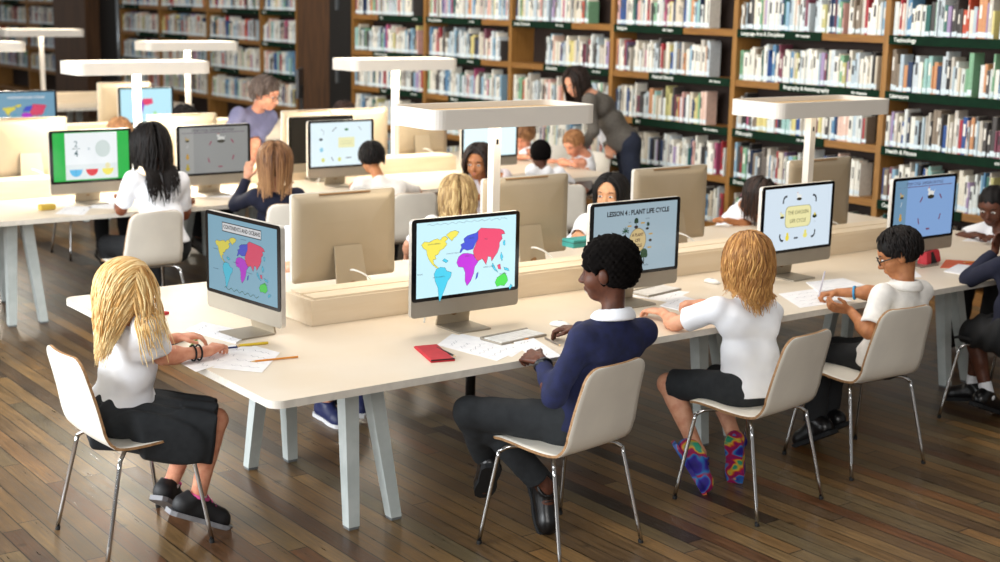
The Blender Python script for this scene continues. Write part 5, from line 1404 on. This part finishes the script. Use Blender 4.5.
PEOPLE={
'P1':dict(label='blonde girl in white shirt and black skirt, seated at the table end',sk=SK_fair2,hd=(4,-20),h=.0055,
  clothes=[K('short_sleeved_shirt',C_white,collar=C_white,len=.34,hem=.03),K('skirt',C_char,len=.97,out=.085,sheet=5),SH(S_mesh,S_grey,rim=S_pink),K('socks',C_pink,len=.03),K('wristband',C_black,side='R',at=(.045,.07),r=.031,name='hair_tie_bracelet')],
  hair=hr('long',H_blonde,len=.31,n=1900,wave=.5,wfreq=1.7,base=.5,th=.0034,vol=.0,seed=4,seg=24,fr=.5,pull=5,pb=.18,bk=1.6,side=.0,front=.03),hands=(dict(curl=.3),dict(d=(.8,.5,.12),n=(-.2,-.2,1),curl=.5,spread=.3)),female=1,hk=1.0,chair=(2.12,5.27,2)),
'P2':dict(label='boy with short black curly hair in navy jumper and charcoal trousers, seated at front centre',sk=SK_dark,hd=(124,-8),h=.0055,s=1.06,
  clothes=[K('long_sleeved_sweater',C_navy,collar=C_white,hem=-.02),K('trousers',C_char,len=.86),SH(S_black,C_black,rim=S_black),K('wristband',S_black,side='L',at=(.035,),w=.009,r=.032,face=(-.75,-.45,.45),name='wrist_watch')],
  hair=hr('afro',H_afro,vol=.013,bump=.006,freq=210,base=.3),hands=(dict(d=(-.15,.75,.05),n=(-.5,0,.85),curl=.75),dict(d=(-.5,.8,-.05),curl=.4)),hk=1.06,chair=(3.52,4.235,99)),
'P3':dict(label='seated girl with wavy honey-brown hair, dark shorts and multicoloured trainers',sk=SK_fair,hd=(92,-22),h=.0055,
  clothes=[K('tshirt',C_white,len=.34,hem=-.0),K('shorts',C_char,len=.93),SH(S_multi,S_multi,rim=S_multi)],
  hair=hr('long',H_wavy,len=.265,n=1200,wave=.5,wfreq=2.4,base=.38,th=.0034,seed=8,seg=20,vol=.0,pull=1.3,pb=.06),hands=(dict(d=(-.2,.9,-.02),curl=.3,spread=.2),dict(d=(-.75,.5,-.02),curl=.55)),female=1,hk=1.06,chair=(4.565,4.17,98)),
'P4':dict(label='boy with short black hair and dark glasses in white polo shirt, writing with a pencil',sk=SK_tan,hd=(132,-26),h=.0055,
  clothes=[K('polo_shirt',C_white2,collar=C_white2,len=.4,hem=-.01),K('trousers',C_black,len=.98),SH(),K('wristband',mat('blue_rubber_band','#3b9bd0',rough=.5),side='R',at=(.085,),w=.006,r=.031),K('glasses',S_black),K('tie',mat('maroon_tie','#5c2438',rough=.7))],
  hair=hr('short',H_black,vol=.006,bump=.0015,freq=240,base=.35,strands=1,len=.036,n=900,th=.0034,seg=7,wave=.5,fr=.45,pull=0,side=.2,back=1,lift=1.02),hands=(dict(d=(-.75,.55,.15),n=(-.3,-.5,-.6),curl=.35),dict(d=(-.7,.45,-.1),n=(-.1,.2,1),curl=.8)),hk=1.02,chair=(5.43,4.28,86)),
'P5':dict(label='child in navy jumper with raised forearm, beside the orange folder, far right',sk=SK_dark,hd=(110,-15),h=.008,
  clothes=[K('long_sleeved_sweater',C_navyd),K('skirt',C_black,len=.8,out=.02,sheet=1),SH(),K('socks',C_white,len=.07)],hair=hr('short',H_black,base=.2),hands=(dict(d=(.3,.1,.9),n=(0,1,0),curl=.4),None),chair=(6.66,4.28,95,'dark')),
'P6':dict(label='dark-skinned child in white polo shirt with arms on the table, at its far right end',sk=SK_dark,hd=(195,-25),clothes=[K('polo_shirt',C_white,len=.38),K('trousers',C_black),SH()],hair=hr('short',H_black,base=.2)),
'P7':dict(label='girl with long loose black hair in white shirt, facing the green screen',sk=SK_brown,hd=(84,-12),h=.008,s=1.08,
  clothes=[K('tshirt',C_white,len=.38),K('trousers',C_black),SH()],hair=hr('long',H_black,len=.42,n=520,wave=.34,wfreq=2.2,base=.3,th=.0055,seed=2,side=.12),hands=(None,dict(d=(.5,.7,.1),curl=.5)),chair=(3.60,8.72,90),female=1),
'P8':dict(label='girl with shoulder-length brown hair in navy jumper, resting her head on her hand',sk=SK_fair,hd=(62,-20),h=.008,
  clothes=[K('long_sleeved_sweater',C_navyd),K('skirt',C_black,out=.03,sheet=2),SH()],hair=hr('long',H_brown,len=.25,n=560,wave=.07,base=.42,th=.0055,seed=5,tipl=2.4,vol=.01,side=.5),hands=(dict(d=(.1,-.1,1),n=(-.6,-.5,0),curl=.3),None),chair=(4.62,8.6,72),female=1),
'P9':dict(label='boy with short black hair in pale grey shirt leaning over the second table',sk=SK_tan,hd=(75,-15),h=.009,clothes=[K('tshirt',C_white2,len=.42),K('trousers',C_black),SH()],hair=hr('short',H_black,vol=.006,bump=.002,freq=200,base=.25,strands=1,len=.05,n=400,th=.005,seg=8,wave=.3,pull=0,side=.1,lift=1.02),hk=1.0,chair=(5.58,8.66,82)),
'P10':dict(label='girl with dark curly bob facing the viewer, right of the blonde plaits',sk=SK_tan,hd=(212,-8),h=.009,clothes=[K('tshirt',C_pink,len=.4),K('trousers',C_black),SH()],hair=hr('bob',H_dbrown,len=.15,n=520,wave=.9,wfreq=4,base=.35,th=.008,vol=.008,seed=9,side=1.0,fr=.75,lift=1.05,pull=0,bk=.25),chair=(6.3,8.58,192),female=1),
'P11':dict(label='child with long wavy blonde hair seen from behind, between two computer backs',sk=SK_fair,hd=(62,-18),h=.009,s=.95,clothes=[K('tshirt',C_white,len=.4),K('trousers',C_black),SH()],hair=hr('long',H_ash,len=.34,n=700,wave=.42,wfreq=3.0,base=.36,th=.005,vol=.002,seed=12),chair=(4.72,6.93,75),female=1),
'P12':dict(label='girl with straight black hair and white T-shirt facing the viewer above the plant cycle screen',sk=mat('skin_light_tan','#d39b72',rough=.5,col2='#c58d66',scale=30,sss=.06,spec=.35),hd=(208,-4),h=.007,clothes=[K('tshirt',C_white,len=.4),K('trousers',C_black),SH()],hair=hr('bob',H_black,len=.24,n=620,wave=.04,base=.35,th=.005,seed=6,fr=.8,lift=1.01,side=1.1,bk=.1),chair=(5.7,6.95,258),female=1),
'P13':dict(label='child with close-cropped black hair seen from behind at the right end of the second table',sk=SK_dark,hd=(60,-20),clothes=[K('tshirt',C_white,len=.4),K('trousers',C_black),SH()],hair=hr('afro',H_afro,vol=.008,bump=.002,base=.2),s=.88,chair=(6.93,8.5,62)),
'P14':dict(label='boy with light brown hair looking down at folded arms, beside the standing woman',sk=SK_fair2,hd=(185,-38),clothes=[K('tshirt',C_white,len=.4),K('trousers',C_black),SH()],hair=hr('short',H_ginger,vol=.0,base=.3,strands=1,len=.035,n=420,th=.004,seg=7,wave=.3,pull=0,side=.2,fr=.7),hk=1.0,chair=(8.3,9.88,190)),
'P15':dict(label='brown-haired child bending over the far table, half hidden under the lamp',sk=SK_fair2,hd=(205,-38),clothes=[K('tshirt',C_white,len=.4),K('trousers',C_black),SH()],hair=hr('short',H_brown,vol=.006,base=.4,strands=1,len=.055,n=260,th=.006,seg=7,wave=.15,pull=0,side=.1,fr=.8),chair=(8.36,10.45,200)),
'P18':dict(label='child with dark hair and white shirt bending down behind the chicken life cycle screen',sk=SK_tan,hd=(290,-35),h=.009,s=.95,clothes=[K('tshirt',C_white,len=.4),K('trousers',C_black),SH()],hair=hr('bob',H_dbrown,len=.2,n=240,wave=.3,base=.3,th=.009,seed=14),chair=(6.88,7.02,262),female=1),
'P19':dict(label='child with short brown hair peeking up behind the green-framed screen',sk=SK_fair,hd=(250,-30),h=.011,clothes=[K('tshirt',C_white,len=.4),K('trousers',C_black),SH()],hair=hr('short',H_brown,base=.4,strands=1,len=.055,n=260,th=.006,seg=7,wave=.15,pull=0,side=.1,fr=.8),chair=(4.3,11.5,270)),
'P20':dict(label='child with dark brown hair bending low in front of the brown column',sk=SK_tan,hd=(262,-45),h=.011,clothes=[K('tshirt',C_grey,len=.4),K('trousers',C_black),SH()],hair=hr('short',H_dbrown,vol=.008,base=.4,strands=1,len=.055,n=260,th=.006,seg=7,wave=.15,pull=0,side=.1,fr=.8),chair=(6.55,11.6,270)),
'P21':dict(label='black-haired child whose head top shows behind a computer back under the lamp',sk=SK_brown,hd=(262,-40),h=.011,clothes=[K('tshirt',C_white,len=.4),K('trousers',C_black),SH()],hair=hr('short',H_black,vol=.008,base=.2,strands=1,len=.055,n=260,th=.006,seg=7,wave=.15,pull=0,side=.1,fr=.8),chair=(5.0,11.55,270)),
'P22':dict(label='child in white shirt hidden behind the left rear computer, only sleeve and trainers showing',sk=SK_fair,hd=(262,-15),h=.01,clothes=[K('tshirt',C_white,len=.42),K('trousers',C_black,len=.96),SH(S_blue,S_white)],hair=hr('short',H_brown,base=.4),chair=(3.78,6.98,262)),
'P23':dict(label='child behind the second table, only dark trousers showing beneath its left end',sk=SK_fair,hd=(270,-15),h=.011,clothes=[K('tshirt',C_white,len=.42),K('trousers',C_black),SH()],hair=hr('short',H_brown,base=.4),chair=(3.0,11.5,270)),
'P16':dict(label='woman in grey cardigan leaning down over the children by the bookcase',sk=SK_fair,hd=(188,-32),h=.009,s=1.05,adult=True,
  clothes=[K('cardigan',C_card,hem=-.03,len=.96,inner=1),K('trousers',mat('dark_navy_denim','#1d2436',rough=.9),len=.98),SH()],hair=hr('long',H_dbrown,len=.33,n=300,wave=.25,base=.25,th=.009,vol=.0,seed=21,side=.3,fr=.45),female=2,hands=(dict(curl=.4),dict(curl=.6))),
'P17':dict(label='adult with grey-brown hair and glasses in blue-violet top, bending over',sk=SK_fair2,hd=(298,-18),h=.009,s=1.15,adult=True,
  clothes=[K('tshirt',C_plum,len=.62,hem=-.03),K('trousers',C_char),SH(),K('glasses',S_black)],hair=hr('short',H_grey,vol=.006,base=.45,strands=1,len=.08,n=320,th=.006,seg=8,wave=.2,pull=0,side=.3,lift=1.02),hands=(None,None)),
}
CH_LABEL={'P1':'white shell chair under the golden blonde girl, nearest the left edge','P2':'white shell chair under the boy in the navy jumper, front centre','P3':'white shell chair under the girl with multicoloured trainers','P4':'white shell chair under the boy with glasses','P5':'black-seated chrome chair cut by the right edge','P7':'white shell chair behind the girl with long black hair','P8':'pale shell chair of the navy-jumper girl resting her head','P9':'pale shell chair of the boy in the pale grey shirt','P10':'shell chair of the curly-bob girl','P11':'pale shell chair of the child with long wavy blonde hair','P12':'shell chair of the girl above the plant cycle screen','P13':'shell chair of the close-cropped child','P14':'shell chair of the boy beside the standing woman','P15':'shell chair of the brown-haired child at the far table end','P18':'shell chair of the child behind the chicken life cycle screen','P19':'shell chair of the child behind the green-framed screen','P20':'shell chair of the child before the brown column','P21':'shell chair of the child behind the lamp on the second table','P22':'shell chair behind the left rear computer of the front table','P23':'shell chair at the far side of the second table, left end','P6':'white shell chair at the far right table end'}


for k,p in PEOPLE.items():
    q={a:b for a,b in p.items() if a not in ('label','sk','hd','clothes','hair','chair')}
    if k in ('P2','P14','P15','P18','P19','P20','P21'): q['eyes_open']=False
    if k in ('P1','P2','P3','P4'): q['detail']=True
    else: q.setdefault('detail',k in ('P5','P6','P7','P8','P10','P12','P16'))
    person(POSE[k],p['label'],p['sk'],p['hd'],p['clothes'],p.get('hair'),**q)
chairs={k:p['chair'] for k,p in PEOPLE.items() if 'chair' in p}; chairs['P6']=(8.38,5.35,182)
for k,c in chairs.items(): place_chair(c[0],c[1],c[2],CH_LABEL[k],dark=len(c)>3)
# ================================================================== TABLE THINGS
M_paper=mat('white_paper','#ecebec',rough=.8,col2='#e4e3e6'); M_ink=mat('pencil_grey_ink','#8d919a',rough=.8); M_red=mat('red_cloth','#b3222c',rough=.7); M_yel=mat('yellow_pencil','#e9c93a',rough=.4); M_org=mat('orange_pencil','#d88a2c',rough=.4); M_key=mat('white_keys','#eceae6',rough=.4)
def sheet(quad,label,lines=3,th=.0008,group=None,name='paper_sheet',m=None,z=.7403,cat='paper'):
    P=[at(u,v) for u,v in quad]; cx=sum(p[0] for p in P)/4; cy=sum(p[1] for p in P)/4
    t=empty(name,(cx,cy,z),0,label,cat,group); mb=MB(); mb.prism([(p[0]-cx,p[1]-cy) for p in P],0,th)
    A,B,C_,D_=[Vector((p[0]-cx,p[1]-cy,th+.0003)) for p in P]
    if (B-A).cross(C_-B).z<0: mb.f=[f[::-1] for f in mb.f]
    mb.build('sheet',m or M_paper,t)
    if lines:
        k=MB(); rg=random.Random(len(label))
        for i in range(lines):
            v=.18+.66*i/max(1,lines-1) if lines>1 else .5; p0=A.lerp(D_,v); p1=B.lerp(C_,v); a=p0.lerp(p1,rg.uniform(.1,.2)); b=p0.lerp(p1,rg.uniform(.55,.9)); n=10
            pts=[a.lerp(b,j/n)+(D_-A)*.03*math.sin(j*1.9+i) for j in range(n+1)]
            for q0,q1 in zip(pts,pts[1:]):
                d=(q1-q0).normalized(); w=Vector((-d.y,d.x,0))*.0009; k.add([tuple(q0-w),tuple(q1-w),tuple(q1+w),tuple(q0+w)],[(0,1,2,3)])
        k.build('handwriting',M_ink,t)
    return t
def pencil(p0,p1,label,m,r=.0042,name='pencil',z=.7455,tip=M_dark,group=None,cat='pencil'):
    a=Vector(p0 if len(p0)==3 else at(*p0)); b=Vector(p1 if len(p1)==3 else at(*p1))
    if len(p0)==2: a.z=b.z=z
    t=empty(name,tuple(a),0,label,cat,group); d=(b-a); 
    MB().tube([(0,0,0),tuple(d*.9)],r,6).build('barrel',m,t); MB().tube([tuple(d*.9),tuple(d*.985)],[r,r*.25],6).build('sharpened_tip',mat('bare_wood','#d9b98a',rough=.7),t); MB().tube([tuple(d*.985),tuple(d)],[r*.3,r*.1],5).build('lead',tip,t)
    return t
def keyboard(c,face,label):
    x,y,_=at(*c); t=empty('keyboard',(x,y,.7402),R(face+90),label,'keyboard','keyboards beside the computers')
    MB().box(-.14,.14,-.065,.065,.0,.009,ch=.003).build('keyboard_base',M_alu,t); mb=MB()
    for r in range(5):
        for k in range(14):
            if r==0 and 3<k<9:
                if k==4: mb.box(-.14+.008+k*.0192,-.14+.008+9*.0192-.003,-.058,-.058+.017,.009,.012)
                continue
            mb.box(-.132+k*.0192,-.132+k*.0192+.0162,-.058+r*.0225,-.058+r*.0225+.0185,.009,.012)
    mb.build('keys',M_key,t); MB().tube([(-.14,.062,.008),(.14,.062,.008)],.008,8).build('battery_tube',M_alu,t); return t
keyboard((514,338),277,'slim white keyboard before the boy in navy'); keyboard((655,292),280,'white keyboard lying before the girl with wavy hair')
def mouse(c,label,deg=0):
    x,y,_=at(*c); t=empty('computer_mouse',(x,y,.741),R(deg),label,'mouse','white computer mice'); S=Solid(.005); S.ell((0,0,.002),(.052,.028,.022)); S.plane((0,0,0),(0,0,-1)); S.build('mouse_shell',M_key,t); MB().box(-.01,.01,-.002,.002,.022,.0245).build('scroll_ball',M_dark,t); return t
mouse((560,326),'white mouse under the right hand of the boy in navy',120); mouse((712,283),'white mouse behind the hands of the wavy-haired girl',100); mouse((457,178),'white mouse on the second table by the curly-haired girl')
sheet([(437,345),(452,334),(521,350),(497,361)],'white worksheet with pencil drawing beside the red pencil case',5)
sheet([(447,340),(462,334),(527,347),(512,357)],'second white worksheet under the first, near the keyboard',4,z=.7392+.0005)
sheet([(512,342),(531,337),(562,357),(538,361)],'open notebook page under the left wrist of the boy in navy',3,z=.7401,th=.004,name='notebook',cat='notebook')
sheet([(196,372),(178,362),(232,345),(268,349)],'white worksheet under the blonde girl\'s forearm',4)
sheet([(262,373),(212,368),(254,346),(280,353)],'white worksheet with pencils on it, nearest the table corner',4,z=.7412)
sheet([(187,330),(203,323),(252,334),(236,344)],'spiral notebook under the blonde girl\'s hand',3,th=.006,name='notebook',cat='notebook')
pencil((172,346),(198,336),'black pencil left of the blonde girl\'s notebook',M_dark); pencil((190,348),(198,339),'short green pencil beside the black one',mat('green_pencil','#7da03a')); pencil((268,344),(236,347),'yellow pencil beside the blonde girl\'s hand',M_yel,.006); pencil((298,358),(250,363),'orange pencil lying on the worksheet near the table corner',M_org); pencil((213,352),(240,349),'dark blue pen under the blonde girl\'s hand',mat('blue_pen','#2b3568'),z=.75,cat='pen',name='pen')
t=empty('eraser',at(164,315),.4,'small red eraser on the front table, right of the blonde hair','eraser'); MB().box(-.022,.022,-.012,.012,.0005,.014,ch=.002).build('rubber_block',M_red,t)
def case(quad,h,label,m,stripe=None):
    P=[at(u,v) for u,v in quad]; cx=sum(p[0] for p in P)/4; cy=sum(p[1] for p in P)/4; t=empty('pencil_case',(cx,cy,.7405),0,label,'pencil case')
    pts=[(p[0]-cx,p[1]-cy) for p in P]
    A=sum((pts[i][0]*pts[(i+1)%4][1]-pts[(i+1)%4][0]*pts[i][1]) for i in range(4))
    if A<0: pts=pts[::-1]
    mb=MB(); vs=[];ins=[(0,0),(.0,h*.5),(.08,h*.9),(.3,h)]
    for k,z in ins: vs+=[(a*(1-k),b*(1-k),z) for a,b in pts]
    fs=[(3,2,1,0),(12,13,14,15)]+[(r*4+i,r*4+(i+1)%4,r*4+4+(i+1)%4,r*4+4+i) for r in range(3) for i in range(4)]; mb.add(vs,fs); b=mb.build('pouch',m,t)
    z1=MB(); a,c=Vector((*pts[0],h*.75)),Vector((*pts[1],h*.75)); z1.tube([tuple(a*.98),tuple(c*.98)],.003,5); z1.build('zip',M_dark,t); return t
case([(414,348),(437,346),(455,361),(431,363)],.012,'flat red pencil case with black zip on the front table',M_red)
pencil((437,350),(456,359),'black pen poking out of the red pencil case',M_dark,z=.75,cat='pen',name='pen')
t=empty('pencil_case',at(929,263,.7405),R(12),'red and black zipped pencil case before the blue-tinted screen','pencil case')
mb=MB(); mb.box(-.1,.1,-.035,.035,.0,.075,ch=.016); mb.v=[(a*(1-.12*c/.075),b*(1-.45*c/.075),c) for a,b,c in mb.v]; b_=mb.build('pouch',mat('coral_red_fabric','#c9343f',rough=.7),t)
mb=MB(); mb.prism([(-.045,.004),(.03,.004),(.0,.07),(-.03,.07)],-.0365,-.0345,axis='y'); mb.v=[(a,b+c*.21,c) for a,b,c in mb.v]; mb.build('black_panel',C_black,t)
MB().tube([(-.085,0,.0755),(.085,0,.0755)],.0028,5).build('zip',M_dark,t)
sheet([(940,268),(946,260),(978,262),(974,269)],'orange card folder behind the boy with glasses',0,name='card_folder',m=mat('orange_card','#d5623f',rough=.7),z=.7402,th=.003,cat='folder')
pencil((990,262),(962,264),'yellow pencil on the orange folder',M_org,z=.748)
sheet([(944,272),(958,265),(1002,270),(985,279)],'white-blue exercise book at the right edge of the front table',1,name='exercise_book',th=.006,cat='book')
sheet([(962,241),(976,234),(1003,237),(997,243)],'white paper under the hands of the child at the table end',2)
sheet([(806,283),(843,279),(866,286),(818,292)],'open notebook behind the writing hand of the boy with glasses',2,name='notebook',th=.005,cat='notebook')
sheet([(778,294),(822,288),(852,301),(800,308)],'white worksheet the boy with glasses is writing on',4)
sheet([(884,272),(912,268),(922,277),(892,280)],'sheet of paper under the chin of the boy with glasses',2)
sheet([(628,296),(650,288),(690,292),(668,302)],'white worksheet under the left hand of the wavy-haired girl',3,z=.7395+.0003)
sheet([(660,306),(682,296),(706,304),(684,312)],'notebook page in front of the wavy-haired girl',3,th=.004,name='notebook',cat='notebook')
pencil((545,339),(561,347),'grey pen beside the boy\'s fist',mat('grey_pen','#7a7066'),cat='pen',name='pen')
pencil((528,340),(507,343),'orange pencil lying on the notebook of the boy in navy',M_org)
w=POSE['P4']['wrR']; pencil((w[0]-.07,w[1]+.03,w[2]+.11),(w[0]-.085,w[1]+.05,w[2]-.038),'white pencil upright in the hand of the boy with glasses',mat('white_pencil','#c8c4d0'),r=.0045)
# on the cable box
z=.8685; t=empty('teal_box',at(580,246,z),.0,'flat teal case on the cable box, below the girl facing the viewer','case'); MB().box(-.09,.09,-.05,.05,.0,.045,ch=.006).build('case_body',mat('teal_plastic','#3f9c98',rough=.5),t); MB().box(-.0905,.0905,-.0505,.0505,.028,.031).build('lid_seam',M_dark,t)
t=empty('phone',(6.02,5.55,z),.1,'dark phone lying on the cable box beside a computer back','phone'); MB().box(-.055,.055,-.03,.03,.0,.012,ch=.004).build('phone_body',mat('blue_black_phone','#1f2a36',rough=.3),t); MB().box(-.05,.05,-.027,.027,.012,.0126).build('phone_screen',M_glass,t)
# second table things
t=empty('pencil_case',at(47,210),.1,'small mustard yellow pencil case on the second table, left','pencil case'); MB().box(-.055,.055,-.028,.028,.0005,.04,ch=.012).build('pouch',mat('mustard_cloth','#b79a3c',rough=.7),t); MB().tube([(-.056,0,.03),(.056,0,.03)],.003,5).build('zip',M_dark,t)
sheet([(55,214),(66,206),(92,207),(84,215)],'white paper beside the mustard pencil case',2); sheet([(88,208),(100,201),(128,201),(120,209)],'white paper before the green-framed screen',2); sheet([(196,196),(206,189),(238,190),(230,198)],'papers between the black-haired girl and the navy-jumper girl',2)
# ================================================================== LIGHT
def area(name,loc,rot,sx,sy,power,col):
    l=D.lights.new(name,'AREA'); l.shape='RECTANGLE'; l.size=sx; l.size_y=sy; l.energy=power; l.color=col; o=D.objects.new(name,l); COL.objects.link(o); o.location=loc; o.rotation_euler=rot; return o
area('window_daylight',(-2.6,7.5,2.5),(0,R(-80),0),3.0,9,900,(.93,.97,1))
area('ceiling_light_front',(3.6,6.2,4.6),(0,0,0),2.0,3.0,105,(1,.92,.82))
area('ceiling_light_bookcases',(6.2,10,4.4),(0,R(-25),0),2.0,14,215,(1,.93,.84))
for n_,(x,y) in {'a':(4.17,10.08),'b':(6.45,10.08),'c':(6.37,14.02),'d':(4.1,14.02)}.items():
    area('lamp_light',(x,y,1.6),(0,0,0),.85,.3,{'a':60,'b':18,'c':24,'d':60}[n_],(1,.93,.8))
for x,y in ((4.13,5.55),(6.42,5.53)): area('lamp_light_dim',(x,y,1.6),(0,0,0),.85,.3,5,(1,.9,.74))
area('added_front_fill',(-1.5,-2.2,3.4),(R(62),0,R(-38)),3.5,2.2,210,(1,.98,.95))  # soft fill added behind the camera to brighten surfaces that face it
W=D.worlds.new('room_ambience'); SC.world=W; W.use_nodes=True; bg=W.node_tree.nodes['Background']; bg.inputs[0].default_value=(.95,.93,.9,1); bg.inputs[1].default_value=.26
# ================================================================== CAMERA
cam=D.cameras.new('camera'); co=D.objects.new('camera',cam); COL.objects.link(co); SC.camera=co
Mx=Matrix(((cR[0],cU[0],-cF[0],0),(cR[1],cU[1],-cF[1],0),(cR[2],cU[2],-cF[2],CAM_H),(0,0,0,1))); co.matrix_world=Mx
cam.sensor_width=36; cam.lens=F_PX*36/1000; cam.clip_end=80; cam.dof.use_dof=True; cam.dof.focus_distance=5.7; cam.dof.aperture_fstop=2.6
SC.view_settings.view_transform='Standard'; SC.view_settings.look='None'; SC.view_settings.exposure=.12; SC.view_settings.gamma=1; SC.view_settings.use_curve_mapping=False
